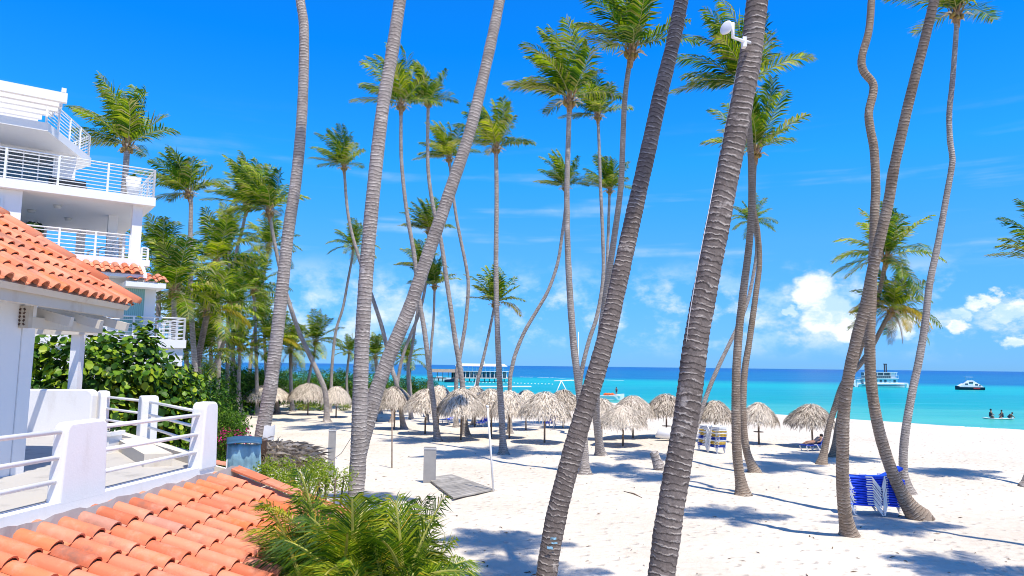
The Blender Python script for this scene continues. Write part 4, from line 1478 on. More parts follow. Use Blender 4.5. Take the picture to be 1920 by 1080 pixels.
def slingm(x0, x1, z0, z1, mat, wid=.60, th=.062):
    m = MB()
    nseg = 6
    for k in range(nseg + 1):
        t = k / nseg
        x = x0 + (x1 - x0) * t
        z = z0 + (z1 - z0) * t - .018 * math.sin(PI * t)
        for (yy, zz) in ((-wid / 2, z - th), (-wid / 2 - .012, z - th * .3), (-wid / 2 + .02, z), (wid / 2 - .02, z), (wid / 2 + .012, z - th * .3), (wid / 2, z - th)):
            m.vert((x, yy, zz))
    for k in range(nseg):
        for j in range(6):
            j2 = (j + 1) % 6
            a = k * 6
            m.f.append((a + j, a + 6 + j, a + 6 + j2, a + j2))
    m.f.append(tuple(range(6)))
    m.f.append(tuple(reversed(range(nseg * 6, nseg * 6 + 6))))
    return m.mesh('sling', mat)


SIDE_V = [ribbon([(-.36, .40), (-.16, .40), (.10, .035), (.16, .035), (.26, .44), (.32, .44)], s * .345, .06, .034).mesh('side_frame', 'white_plastic') for s in (-1, 1)]
LEG_F = [ribbon([(-.86, .38), (-.90, .30), (-.78, .02), (-.72, .02)], s * .28, .06, .034).mesh('leg', 'white_plastic') for s in (-1, 1)]
LEG_B = [ribbon([(.62, .38), (.72, .34), (.86, .02), (.92, .02)], s * .28, .06, .034).mesh('leg', 'white_plastic') for s in (-1, 1)]
SLING = {}
for mt in ('blue_sling', 'blue_cushion', 'yellow_sling', 'white_plastic'):
    SLING[mt] = (slingm(-.92, .22, .40, .40, mt), slingm(.25, .90, .40, .40, mt), slingm(.25, .88, .40, .74, mt))


def lounger(loc, rz, label, mat='blue_sling', up=False, group=None, tilt=0.0):
    T = link('sun_lounger', None, None, Matrix.Translation(loc) @ Matrix.Rotation(rz, 4, 'Z') @ Matrix.Rotation(tilt, 4, 'Y'), label, 'sun lounger', group)
    link('seat_sling', SLING[mat][0], T, local=True)
    link('back_sling', SLING[mat][2 if up else 1], T, local=True)
    for k in (0, 1):
        link('side_frame', SIDE_V[k], T, local=True)
        link('leg', LEG_F[k], T, local=True)
        link('leg', LEG_B[k], T, local=True)
    return T


b = ground(1646, 966)
GS = 'blue loungers stacked under the palms'
ORD = ['lowest', 'second', 'third', 'fourth', 'fifth', 'sixth', 'seventh', 'eighth', 'ninth', 'tenth', 'eleventh', 'twelfth', 'thirteenth', 'fourteenth']
N1 = 12
for k in range(N1):
    lab = ('blue lounger on top of the near stack with its back raised' if k == N1 - 1 else
           'bottom blue lounger of the near stack by the S-bent trunk' if k == 0 else '%s blue lounger from the ground in the near stack' % ORD[k])
    lounger(Vector((b.x + random.uniform(-.012, .012) - .004 * k, b.y + .1 + random.uniform(-.012, .012), .01 + .083 * k)), R(-9 + random.uniform(-1.2, 1.2)), lab, 'blue_sling', k == N1 - 1, GS)
b = ground(1338, 849)
cols = ['blue_cushion', 'blue_cushion', 'yellow_sling', 'yellow_sling', 'white_plastic', 'blue_cushion', 'blue_cushion', 'yellow_sling', 'yellow_sling', 'white_plastic', 'yellow_sling', 'white_plastic', 'white_plastic', 'white_plastic']
cn = {'blue_cushion': 'blue', 'yellow_sling': 'yellow', 'white_plastic': 'white'}
for k in range(14):
    lab = ('bottom blue lounger of the striped stack beside the huge trunk' if k == 0 else 'top white lounger of the striped stack beside the huge trunk' if k == 13 else
           '%s lounger from the ground, %s, in the striped stack' % (ORD[k], cn[cols[k]]))
    lounger(Vector((b.x + random.uniform(-.015, .015) + .012 * k, b.y + .5, .01 + .088 * k)), R(-66 + random.uniform(-1.5, 1.5)), lab, cols[k], False, 'loungers in the striped stack')
for (px, py, rz, up, lab, mt) in [
        (1528, 845, 20, True, 'blue lounger carrying a person under the rightmost palapa', 'blue_cushion'),
        (845, 793, 60, True, 'blue lounger in shade left of the paired trunks', 'blue_sling'),
        (905, 799, 75, True, 'blue lounger propped up below the white sail', 'blue_sling'),
        (1030, 800, 70, True, 'blue lounger under the front palapa left of the big leaning trunk', 'blue_sling'),
        (800, 781, 80, True, 'dark lounger in shade behind the wavy trunk', 'blue_cushion')]:
    g_ = ground(px, py)
    lounger(Vector((g_.x, g_.y, 0)), R(rz), lab, mt, up, 'loungers set out under palapas')


# ------------------------------------------------------------------ people
def person(loc, rz, label, pose, sc=1.0, cloth='dark_swimwear'):
    T = thing('person', loc, label, 'person', None, rz, sc)
    J = {}
    if pose == 'kneel':
        V_ = dict(pel=(0, 0, .28), ch=(.03, 0, .62), nk=(.04, 0, .80), hd=(.06, 0, .93), ht=(.06, 0, 1.03),
                  sL=(.03, .19, .73), eL=(.16, .26, .50), hL=(.36, .18, .36), sR=(.03, -.19, .73), eR=(.16, -.26, .50), hR=(.36, -.18, .36),
                  kL=(.34, .14, .10), aL=(-.06, .13, .06), kR=(.34, -.14, .10), aR=(-.06, -.13, .06))
    elif pose == 'crouch':
        V_ = dict(pel=(0, 0, .20), ch=(.20, 0, .46), nk=(.30, 0, .58), hd=(.40, 0, .66), ht=(.45, 0, .74),
                  sL=(.26, .19, .52), eL=(.40, .24, .30), hL=(.60, .18, .14), sR=(.26, -.19, .52), eR=(.40, -.24, .30), hR=(.60, -.18, .14),
                  kL=(.30, .16, .22), aL=(.02, .15, .05), kR=(.30, -.16, .22), aR=(.02, -.15, .05))
    elif pose == 'recline':
        V_ = dict(pel=(-.05, 0, .50), ch=(.32, 0, .72), nk=(.48, 0, .84), hd=(.57, 0, .92), ht=(.63, 0, 1.0),
                  sL=(.40, .19, .78), eL=(.20, .27, .62), hL=(-.02, .20, .56), sR=(.40, -.19, .78), eR=(.20, -.27, .62), hR=(-.02, -.20, .56),
                  kL=(-.45, .12, .60), aL=(-.85, .10, .47), kR=(-.45, -.12, .56), aR=(-.85, -.10, .47))
    else:
        V_ = dict(pel=(0, 0, .92), ch=(.0, 0, 1.28), nk=(.01, 0, 1.48), hd=(.03, 0, 1.60), ht=(.03, 0, 1.71),
                  sL=(.0, .19, 1.40), eL=(.02, .25, 1.14), hL=(.12, .22, .92), sR=(.0, -.19, 1.40), eR=(.02, -.25, 1.14), hR=(.12, -.22, .92),
                  kL=(.03, .11, .50), aL=(0, .12, .05), kR=(.0, -.11, .50), aR=(-.02, -.12, .05))
    rad = dict(pel=.15, ch=.155, nk=.06, hd=.095, ht=.07, sL=.065, eL=.045, hL=.04, sR=.065, eR=.045, hR=.04, kL=.07, aL=.045, kR=.07, aR=.045)
    ks = list(V_)
    E_ = [('pel', 'ch'), ('ch', 'nk'), ('nk', 'hd'), ('hd', 'ht'), ('ch', 'sL'), ('sL', 'eL'), ('eL', 'hL'), ('ch', 'sR'), ('sR', 'eR'), ('eR', 'hR'), ('pel', 'kL'), ('kL', 'aL'), ('pel', 'kR'), ('kR', 'aR')]
    me = bpy.data.meshes.new('body')
    me.from_pydata([V_[k] for k in ks], [(ks.index(a), ks.index(b)) for a, b in E_], [])
    me.materials.append(MATS['skin'])
    o = link('body', me, T, local=True)
    md = o.modifiers.new('skin', 'SKIN')
    for k, sv_ in zip(ks, me.skin_vertices[0].data):
        sv_.radius = (rad[k], rad[k])
        sv_.use_root = (k == 'pel')
    ss = o.modifiers.new('sub', 'SUBSURF')
    ss.levels = ss.render_levels = 1
    hd, pe, ch = Vector(V_['hd']), Vector(V_['pel']), Vector(V_['ch'])
    link('hair', MB().sphere(hd + Vector((-.025, 0, .045)), (.108, .105, .10), 10, 6).mesh('hair', 'hair_dark', True), T, local=True)
    link('swimwear', MB().tube([pe - (ch - pe) * .35, pe, pe.lerp(ch, .5), ch + (ch - pe) * .12], [.15, .185, .165, .185], 10).mesh('swimwear', cloth, True), T, local=True)
    return T


g_ = ground(1528, 845)
person(Vector((g_.x, g_.y, -.04)), R(20), 'person in dark swimwear lying on the lounger under the rightmost palapa', 'recline')

# paddle board with three people
bd = ground(1872, 786, SEA)
sb = thing('paddle_board', Vector((bd.x, bd.y, SEA)), 'long white paddle board carrying three people close to shore', 'paddle board', None, R(-8))
m = MB()
n = 12
for k in range(n + 1):
    t = k / n
    wd = .40 * math.sin(PI * (.04 + .92 * t)) ** .55
    x = -1.75 + 3.5 * t
    rk = .10 * (abs(2 * t - 1)) ** 3
    for (yy, zz) in ((-wd, .10 + rk), (0, .13 + rk), (wd, .10 + rk), (0, -.04 + rk)):
        m.vert((x, yy, zz))
for k in range(n):
    for j in range(4):
        a, j2 = k * 4, (j + 1) % 4
        m.f.append((a + j, a + j2, a + 4 + j2, a + 4 + j))
m.f += [(3, 2, 1, 0), (n * 4, n * 4 + 1, n * 4 + 2, n * 4 + 3)]
link('deck', m.mesh('deck', 'white_hull', True), sb, local=True)
RB = Matrix.Rotation(R(-8), 3, 'Z')
for (dx, pose, lab, rz) in ((-.85, 'kneel', 'person kneeling upright at the left end of the paddle board', -30), (.45, 'kneel', 'person kneeling in the middle of the paddle board', 160), (1.2, 'crouch', 'person crouching low at the right end of the paddle board', -25)):
    q = Vector((bd.x, bd.y, SEA + .10)) + RB @ Vector((dx, 0, 0))
    person(q, R(rz), lab, pose, 1.08 if dx < 0 else .98)


# ------------------------------------------------------------------ boats and the pier house
def hull(L, W, H, fine=.6, sheer=.25, n=14):
    m = MB()
    for k in range(n + 1):
        t = k / n
        wd = W / 2 * (1 - max(0, (t - fine) / (1 - fine)) ** 2.2)
        x = -L / 2 + L * t
        sh_ = H * (1 + sheer * t * t)
        for (yy, zz) in ((-wd, sh_), (-wd * .86, .05), (-wd * .35, -.25), (wd * .35, -.25), (wd * .86, .05), (wd, sh_)):
            m.vert((x, yy, zz))
    for k in range(n):
        for j in range(6):
            a, j2 = k * 6, (j + 1) % 6
            m.f.append((a + j, a + 6 + j, a + 6 + j2, a + j2))
    m.f.append(tuple(range(6)))
    m.f.append(tuple(reversed(range(n * 6, n * 6 + 6))))
    return m


def lbox(name, T, c, s, mat, parent=None, rot=None):
    return link(name, MB().box(c, s, rot).mesh(name, mat), parent or T, local=True)


q = ground(1655, 726, SEA)
ps = thing('paddle_steamer', Vector((q.x, q.y, SEA)), 'white two-deck paddle steamer with twin dark funnels at sea', 'ship', None, R(-4))
link('hull', hull(17.0, 4.4, 1.0, .7, .35).mesh('hull', 'white_hull'), ps, local=True)
lbox('stripe', ps, (-.6, -2.23, .62), (14.0, .05, .16), 'navy_paint')
lb = link('lower_deckhouse', MB().box((-1.3, 0, 1.95), (11.0, 3.6, 1.9)).mesh('lower_deckhouse', 'white_hull'), ps, local=True)
for k in range(7):
    link('window', MB().box((-5.8 + 1.5 * k, -1.83, 2.15), (.75, .06, .8)).mesh('window', 'dark_glass' if k != 5 else 'light_metal'), lb, local=True)
lbox('bow_deck', ps, (6.0, 0, 1.35), (3.4, 2.8, .5), 'white_hull')
lbox('upper_deck', ps, (-1.6, 0, 3.0), (12.2, 4.3, .16), 'white_hull')
ur = link('upper_railing', MB().box((-1.6, -2.1, 3.95), (12.0, .07, .08)).mesh('upper_railing', 'white_metal'), ps, local=True)
for k in range(19):
    link('baluster', MB().box((-7.5 + .655 * k, -2.1, 3.5), (.09, .07, .82)).mesh('baluster', 'white_metal'), ur, local=True)
lbox('upper_deckhouse', ps, (-1.8, 0, 4.0), (9.2, 2.6, 1.8), 'dark_glass')
lbox('pilot_house', ps, (3.0, 0, 4.0), (1.5, 2.8, 1.84), 'white_hull')
lbox('roof', ps, (-1.4, 0, 5.02), (11.2, 4.0, .18), 'white_hull')
for k in range(6):
    lbox('roof_post', ps, (-6.6 + 2.1 * k, -1.9, 4.4), (.14, .14, 1.1), 'white_hull')
for y_, x_ in ((-.6, .6), (.6, 1.7)):
    link('funnel', MB().tube([(x_, y_, 5.1), (x_, y_, 7.6), (x_, y_, 7.62), (x_, y_, 7.95)], [.20, .18, .28, .30], 10).mesh('funnel', 'navy_paint', True), ps, local=True)
link('paddle_wheel', MB().tube([(-8.9, -1.6, 1.1), (-8.9, 1.6, 1.1)], 1.3, 16).mesh('paddle_wheel', 'white_hull'), ps, local=True)
lbox('stern_canopy', ps, (-8.3, 0, 2.5), (1.8, 3.8, .16), 'white_hull')
for k in (-1, 1):
    lbox('stern_post', ps, (-9.0, 1.7 * k, 1.6), (.14, .14, 1.8), 'white_hull')

q = ground(1817, 731, SEA)
mb = thing('motor_boat', Vector((q.x, q.y, SEA)), 'small white cabin boat with dark hull and red stern on open water at right', 'boat', None, R(172))
link('hull', hull(8.0, 2.9, .85, .55, .45).mesh('hull', 'navy_paint'), mb, local=True)
lbox('stern_panel', mb, (-1.6, 1.42, .62), (1.9, .06, .55), 'red_paint')
lbox('rub_rail', mb, (-.2, 1.47, .95), (6.8, .05, .16), 'white_hull')
m = MB()
prof_ = [(-3.6, 1.0), (-3.0, 1.7), (-1.8, 2.3), (-.9, 2.9), (.6, 2.9), (1.9, 1.8), (3.2, 1.05)]
for s in (-1.2, 1.2):
    for (x, z) in prof_:
        m.vert((x, s * (1 if z < 2 else .8), z))
npf = len(prof_)
m.f += [tuple(range(npf)), tuple(reversed(range(npf, 2 * npf)))]
for k in range(npf):
    k2 = (k + 1) % npf
    m.f.append((k2, k, npf + k, npf + k2))
cbn = link('cabin', m.mesh('cabin', 'white_hull'), mb, local=True)
for (x, z, sx, sz) in ((-.2, 2.25, 1.1, .55), (1.15, 1.75, .9, .5), (-1.7, 1.65, .8, .5), (-2.6, 1.35, .5, .3)):
    link('window', MB().box((x, 1.18, z), (sx, .1, sz)).mesh('window', 'dark_glass'), cbn, local=True)
lbox('canopy', mb, (0, 0, 3.95), (2.2, 1.6, .1), 'white_hull')
for k in (-1, 1):
    lbox('canopy_post', mb, (.8 * k, 0, 3.4), (.06, .06, 1.1), 'light_metal')

q = ground(1140, 750, SEA)
sk = thing('skiff', Vector((q.x, q.y, SEA)), 'white skiff loaded with orange life jackets behind the palapas', 'boat', None, R(4))
link('hull', hull(5.8, 2.0, .75, .6, .5).mesh('hull', 'white_hull'), sk, local=True)
lbox('gunwale', sk, (-.4, -1.03, .76), (4.4, .06, .12), 'light_metal')
lbox('deck', sk, (-.2, 0, .72), (4.4, 1.7, .06), 'white_hull')
jm = MB()
rnd = random.Random(3)
for k in range(16):
    jm.sphere((rnd.uniform(-.6, 1.1), rnd.uniform(-.6, .4), .9 + rnd.uniform(0, .22)), (.26, .2, .16), 7, 5)
link('life_jackets', jm.mesh('life_jackets', 'orange_plastic', True), label='heap of orange life jackets in the white skiff', cat='life jackets', mat=Matrix.Translation((q.x, q.y, SEA)), kind='stuff')
person(Vector((q.x + 1.45, q.y - .2, SEA + .72)), R(-60), 'person in dark clothes standing in the white skiff', 'stand', .9)

q = ground(1072, 748, SEA)
ct = thing('catamaran', Vector((q.x, q.y, SEA)), 'beached white catamaran with crossbar and tall mast behind the palapas', 'boat', None, R(6))
for s in (-1, 1):
    link('float', hull(5.6, .55, .45, .5, .6).mesh('float', 'white_hull'), ct, Matrix.Translation((0, s * 1.2, .1)), local=True)
link('mast', MB().tube([(1.2, 0, .5), (1.22, 0, 12.0)], [.075, .045], 8).mesh('mast', 'white_metal', True), ct, local=True)
link('boom', MB().tube([(1.2, 0, 3.3), (-3.2, 0, 3.2)], .09, 8).mesh('boom', 'white_metal', True), ct, local=True)
for s in (-1, 1):
    link('strut', MB().tube([(-1.9, 0, 3.2), (-1.9 + 1.3 * s, -.8, .6)], .08, 6).mesh('strut', 'white_metal', True), ct, local=True)
lbox('trampoline', ct, (0, 0, .62), (3.0, 2.2, .05), 'light_metal')

q = ground(892, 752, SEA)
sb2 = thing('sailing_dinghy', Vector((q.x, q.y, SEA)), 'sailing dinghy with a white triangular sail behind the palapas', 'boat', None, R(10))
link('hull', hull(4.0, 1.4, .5, .5, .4).mesh('hull', 'white_hull'), sb2, local=True)
hz = at(893, 706, q.y).z - SEA
link('mast', MB().tube([(.1, 0, .3), (.1, 0, hz + .15)], .04, 6).mesh('mast', 'light_metal', True), sb2, local=True)
m = MB()
for k in range(9):
    t = k / 8
    z = .7 + (hz - .7) * t
    hw = 1.0 * (1 - t) + .02
    m.vert((.15, -.03, z))
    m.vert((.15 - hw * .5, -.16 * (1 - t), z))
    m.vert((.15 - hw, -.05, z))
    m.vert((.15 + hw * .75, -.10 * (1 - t), z))
for k in range(8):
    a = 4 * k
    m.f += [(a, a + 4, a + 5, a + 1), (a + 1, a + 5, a + 6, a + 2), (a + 3, a + 7, a + 4, a)]
o = link('sail', m.mesh('sail', 'sail_white', True), sb2, local=True)
o.modifiers.new('solid', 'SOLIDIFY').thickness = .03

# pier restaurant
q = ground(905, 716, SEA)
ph = thing('pier_house', Vector((q.x, q.y, SEA)), 'white two-storey pier restaurant on piles out in the water', 'building', None, R(2))
k_ = q.y / F
lbox('deck', ph, (-1 * k_, 4, 1.3), (112 * k_, 9, .35), 'cream_trim')
for k in range(12):
    link('pile', MB().tube([((-52 + 9.2 * k) * k_, .2, -2), ((-52 + 9.2 * k) * k_, .2, 1.2)], .16, 6).mesh('pile', 'wood_post', True), ph, local=True)
lbox('ground_floor_wall', ph, (0, 6.5, 2.5), (92 * k_, 2.0, 2.1), 'blue_paint')
for k in range(10):
    lbox('window', ph, ((-40 + 9 * k) * k_, 5.42, 2.5), (4.2 * k_, .1, 1.5), 'white_hull' if k in (2, 3, 6, 8) else 'curtain_glass')
lbox('upper_floor', ph, (-2 * k_, 4.2, 3.66), (100 * k_, 8.6, .2), 'white_hull')
for k in range(13):
    lbox('column', ph, ((-47 + 7.6 * k) * k_, .3, 2.5), (.22, .22, 2.1), 'white_hull')
for k in range(11):
    lbox('upper_post', ph, ((-44 + 8.2 * k) * k_, .4, 4.6), (.16, .16, 1.7), 'white_hull')
lbox('upper_rail', ph, (-3 * k_, .3, 4.45), (94 * k_, .1, .1), 'white_metal')
m = MB()
x0_, x1_ = -52 * k_, 46 * k_
m.v, m.uv = [], []
for (x, y, z) in ((x0_, -.4, 5.45), (x1_, -.4, 5.45), (x1_, 8.6, 5.45), (x0_, 8.6, 5.45), (x0_ + 5 * k_, 3.4, 6.35), (x1_ - 6 * k_, 3.4, 6.35)):
    m.vert((x, y, z))
m.f += [(0, 1, 5, 4), (1, 2, 5), (2, 3, 4, 5), (3, 0, 4), (3, 2, 1, 0)]
link('roof', m.mesh('roof', 'white_hull'), ph, local=True)
dk = link('roof_vent', MB().box((0 * k_, 3, 6.7), (7 * k_, 2, .9)).mesh('roof_vent', 'white_hull'), ph, local=True)
lbox('stair', ph, (51 * k_, 2, 2.6), (4 * k_, 2, 2.4), 'white_hull')
# darker shed and jetty at its left
q2 = ground(845, 716, SEA)
pj = thing('pier_shed', Vector((q2.x, q2.y + 3, SEA)), 'low dark thatched jetty shed left of the pier restaurant', 'building')
lbox('deck', pj, (-12 * k_, 2, 1.2), (66 * k_, 5, .3), 'wood_dark')
for k in range(8):
    link('pile', MB().tube([((-40 + 8 * k) * k_, 0, -2), ((-40 + 8 * k) * k_, 0, 1.1)], .18, 6).mesh('pile', 'wood_dark', True), pj, local=True)
for k in range(6):
    lbox('post', pj, ((-36 + 10 * k) * k_, -.2, 2.3), (.2, .2, 2.0), 'wood_post')
lbox('wall', pj, (8 * k_, 3, 2.3), (18 * k_, 2, 2.0), 'wood_dark')
m = MB()
for (x, y, z) in ((-44 * k_, -.8, 3.2), (20 * k_, -.8, 3.2), (20 * k_, 5, 3.2), (-44 * k_, 5, 3.2), (-40 * k_, 2, 4.3), (16 * k_, 2, 4.3)):
    m.vert((x, y, z))
m.f += [(0, 1, 5, 4), (1, 2, 5), (2, 3, 4, 5), (3, 0, 4), (3, 2, 1, 0)]
link('roof', m.mesh('roof', 'roof_thatch_dark'), pj, local=True)
for (px, py, L_, lab) in ((828, 713, 5.0, 'white speedboat moored by the jetty shed'), (846, 716, 3.6, 'small dark jet boat beside the white speedboat')):
    q3 = ground(px, py, SEA)
    T = thing('speedboat', Vector((q3.x, q3.y - 6, SEA)), lab, 'boat', None, R(5))
    link('hull', hull(L_, 1.8, .9, .5, .5).mesh('hull', 'white_hull' if L_ > 4 else 'navy_paint'), T, local=True)
    lbox('cowl', T, (-.3, 0, 1.25), (L_ * .45, 1.2, .55), 'white_hull')
# swim-line floats
fl = MB()
for k in range(26):
    q3 = ground(873 + 6.5 * k, 716.5 + .16 * k + (k % 2) * .5, SEA)
    fl.sphere((q3.x, q3.y, SEA + .05), (.28, .28, .2), 6, 4)
link('swim_line', fl.mesh('swim_line', 'white_hull', True), label='row of small white floats on the water before the pier', cat='floats', kind='stuff')
q3a, q3b = ground(838, 725.5, SEA), ground(996, 725.5, SEA)
link('float_boom', MB().tube([(q3a.x, q3a.y, SEA + .06), (q3b.x, q3b.y, SEA + .06)], .22, 6).mesh('float_boom', 'white_hull'), label='long thin white float line on the water behind the palapas', cat='float line')


# ------------------------------------------------------------------ shrubs and hedges
def foliage(seed, rx, ry, rz, nclump, per, leaf, shape='oval', clump_r=.34, floor=-.95):
    """leaf-sized faces gathered in clumps over an uneven ellipsoid"""
    rnd = random.Random(seed)
    m = MB()
    for c in range(nclump):
        while True:
            d = Vector((rnd.gauss(0, 1), rnd.gauss(0, 1), rnd.gauss(.15, 1))).normalized()
            if d.z > floor:
                break
        rr = rnd.uniform(.62, 1.0) ** .6 * rnd.uniform(.85, 1.10)
        if c % 3 == 0:
            rr *= rnd.uniform(.35, .75)
        cc = Vector((d.x * rx * rr, d.y * ry * rr, d.z * rz * rr))
        cr = clump_r * min(rx, ry, rz) * rnd.uniform(.7, 1.35)
        for k in range(per):
            e = Vector((rnd.gauss(0, 1), rnd.gauss(0, 1), rnd.gauss(0, 1))).normalized()
            p = cc + e * cr * rnd.uniform(.45, 1.0)
            nrm = (e * .6 + d * .5 + Vector((0, 0, .55)) + Vector((rnd.gauss(0, .4), rnd.gauss(0, .4), rnd.gauss(0, .4)))).normalized()
            a = nrm.orthogonal().normalized()
            a = Quaternion(nrm, rnd.uniform(0, 6.28)) @ a
            b = nrm.cross(a)
            s = leaf * rnd.uniform(.65, 1.25)
            if shape == 'round':
                pts = [p + (a * math.cos(t) + b * math.sin(t)) * s * .5 + nrm * (.06 * s * math.cos(2 * t)) for t in [2 * PI * j / 7 for j in range(7)]]
                m.poly(pts, (rnd.random(), .5))
            else:
                f_ = nrm * (s * .10)
                m.poly([p - a * s * .5, p - b * s * .24 + f_, p + a * s * .55 - f_, p + b * s * .24 + f_], (rnd.random(), .5))
    return m


def shrub(name, loc, label, cat, me, sc=(1, 1, 1), rz=0.0, group=None, stem_h=None, nst=4):
    T = thing(name, loc, label, cat, group)
    rnd = random.Random(int(loc[0] * 31 + loc[1] * 17))
    sm = MB()
    zc = stem_h if stem_h else sc[2]
    for k in range(nst):
        a = 2 * PI * k / nst + rnd.random()
        sm.tube([(math.cos(a) * .12, math.sin(a) * .12, -.2), (math.cos(a) * .35 * sc[0], math.sin(a) * .35 * sc[1], zc * .6), (math.cos(a) * .6 * sc[0], math.sin(a) * .6 * sc[1], zc * 1.0)], [.05, .035, .015], 6)
    link('stem', sm.mesh('stem', 'stem', True), T, local=True)
    link('foliage', me, T, Matrix.Translation((0, 0, zc)) @ Matrix.Rotation(rz, 4, 'Z') @ Matrix.Diagonal((*sc, 1)), kind='stuff', local=True)
    return T


SG = [foliage(700 + i, 1, 1, 1, 215, 24, .092, 'round', .24).mesh('foliage', 'seagrape_leaf') for i in range(2)]
HG = [foliage(710 + i, 1, 1, 1, 180, 34, .090, 'oval', .25).mesh('foliage', 'hedge_leaf') for i in range(3)]
LG = [foliage(720 + i, 1, 1, 1, 60, 22, .13, 'oval', .30).mesh('foliage', 'lime_leaf') for i in range(2)]

shrub('sea_grape', Vector((-11.9, 22.0, 0)), 'tall glossy sea grape shrub with round leaves behind the terrace rails', 'shrub', SG[0], (2.2, 1.9, 2.6), 0, 'sea grapes', 3.4)
shrub('sea_grape', Vector((-14.9, 21.8, 0)), 'dark sea grape shrub seen between the pergola posts', 'shrub', SG[1], (2.1, 1.5, 2.4), 1, 'sea grapes', 3.3)
shrub('sea_grape', Vector((-10.6, 22.6, 0)), 'lower sea grape at the right flank of the tall one', 'shrub', SG[1], (1.5, 1.4, 1.9), 2, 'sea grapes', 2.9)
H1 = 'clipped green hedge shrubs beyond the terrace'
shrub('hedge_shrub', Vector((-11.6, 26.6, 0)), 'green hedge shrub under the apartment house window', 'shrub', HG[0], (1.9, 1.5, 2.0), 0, H1, 2.6)
shrub('hedge_shrub', Vector((-13.6, 30.2, 0)), 'green hedge shrub at the foot of the dark leaning trunk', 'shrub', HG[1], (2.1, 1.6, 2.0), 2, H1, 2.5)
shrub('hedge_shrub', Vector((-11.0, 25.4, 0)), 'round green hedge shrub behind the corner pillar', 'shrub', HG[2], (1.5, 1.4, 1.75), 1, H1, 2.0)
shrub('hedge_shrub', Vector((-15.4, 36.5, 0)), 'green hedge shrub right of the corner pillar top', 'shrub', HG[0], (2.3, 1.6, 1.8), 3, H1, 1.7)
shrub('hedge_shrub', Vector((-18.2, 41.5, 0)), 'far green hedge shrub below the grove trunks', 'shrub', HG[1], (2.6, 1.8, 2.0), 4, H1, 1.9)
bg_ = shrub('bougainvillea', Vector((-8.35, 21.6, 0)), 'pink flowering bougainvillea right of the corner pillar', 'shrub', HG[1], (.62, .6, .9), 2, None, 2.75)
link('blossom', foliage(733, .72, .68, .55, 46, 14, .08, 'oval', .28, -.3).mesh('blossom', 'flower_pink'), bg_, Matrix.Translation((.14, -.20, 2.55)), kind='stuff', local=True)
H2 = 'far green bushes behind the palapas'
for i, (px, sx, sz, lab) in enumerate([
        (455, 3.4, 2.2, 'far bush at the left behind the leftmost palapa'), (505, 3.2, 2.3, 'far bush right behind the leftmost palapa'),
        (548, 3.0, 2.3, 'far bush between the first two palapas'), (592, 3.2, 2.35, 'far bush behind the leaning grove trunk foot'),
        (636, 3.0, 2.3, 'far bush above the small third palapa'), (682, 3.0, 2.2, 'far bush behind the upright grey trunk'),
        (725, 2.8, 2.0, 'far bush right of the leaning grey trunk foot'), (768, 2.6, 1.9, 'far bush left of the wavy trunk'), (800, 1.7, 1.6, 'far bush end just left of the jetty')]):
    q = at(px, 760, 86 + (i % 3) * 3)
    shrub('far_bush', Vector((q.x, q.y, 0)), lab, 'bush', HG[i % 3], (sx, 2.4, sz), i * 1.3, H2, sz * .85)
for i, (px, lab) in enumerate([(560, 'low yellow-green plant under the second palapa'), (600, 'low yellow-green plant right of the second palapa'), (645, 'low yellow-green plant behind the small third palapa')]):
    q = ground(px, 769)
    shrub('lime_plant', Vector((q.x, q.y, 0)), lab, 'plant', LG[i % 2], (1.7, .8, .55), i, 'low yellow-green plants', .45)
for i, (px, py, Y, lab, s) in enumerate([(512, 892, 16.2, 'bright lime plant beside the blue tarp', .42), (548, 894, 15.8, 'bright lime plant under the thatched hut edge', .40), (590, 892, 15.4, 'spiky lime plant right of the thatched hut', .40), (622, 894, 15.0, 'lime plant left of the upright grey trunk foot', .36)]):
    q = at(px, py, Y)
    shrub('lime_shrub', Vector((q.x, q.y, 0)), lab, 'plant', LG[i % 2], (s * 1.25, s, s), i, 'lime plants around the hut', q.z)
# understorey of the grove
for i, (px, Y, sx, sz, lab) in enumerate([(345, 60, 3.6, 2.6, 'dense bush between the apartment house and the grove trunks'), (385, 64, 3.4, 2.7, 'dense bush under the full-headed grove palm'), (425, 70, 3.4, 2.6, 'dense bush behind the front grove trunk'), (462, 74, 3.4, 2.5, 'dense bush at the right of the grove'), (497, 80, 3.2, 2.5, 'dense bush behind the curved grey trunk foot'), (300, 56, 3.2, 2.8, 'dense bush behind the apartment house corner')]):
    q = at(px, 760, Y)
    shrub('grove_bush', Vector((q.x, q.y, 0)), lab, 'bush', HG[i % 3], (sx, 2.2, sz), i * 2.1, 'bushes under the grove palms', sz * .8)

# ------------------------------------------------------------------ areca palms below the camera
STILL = Vector((-.35, .1, 0))


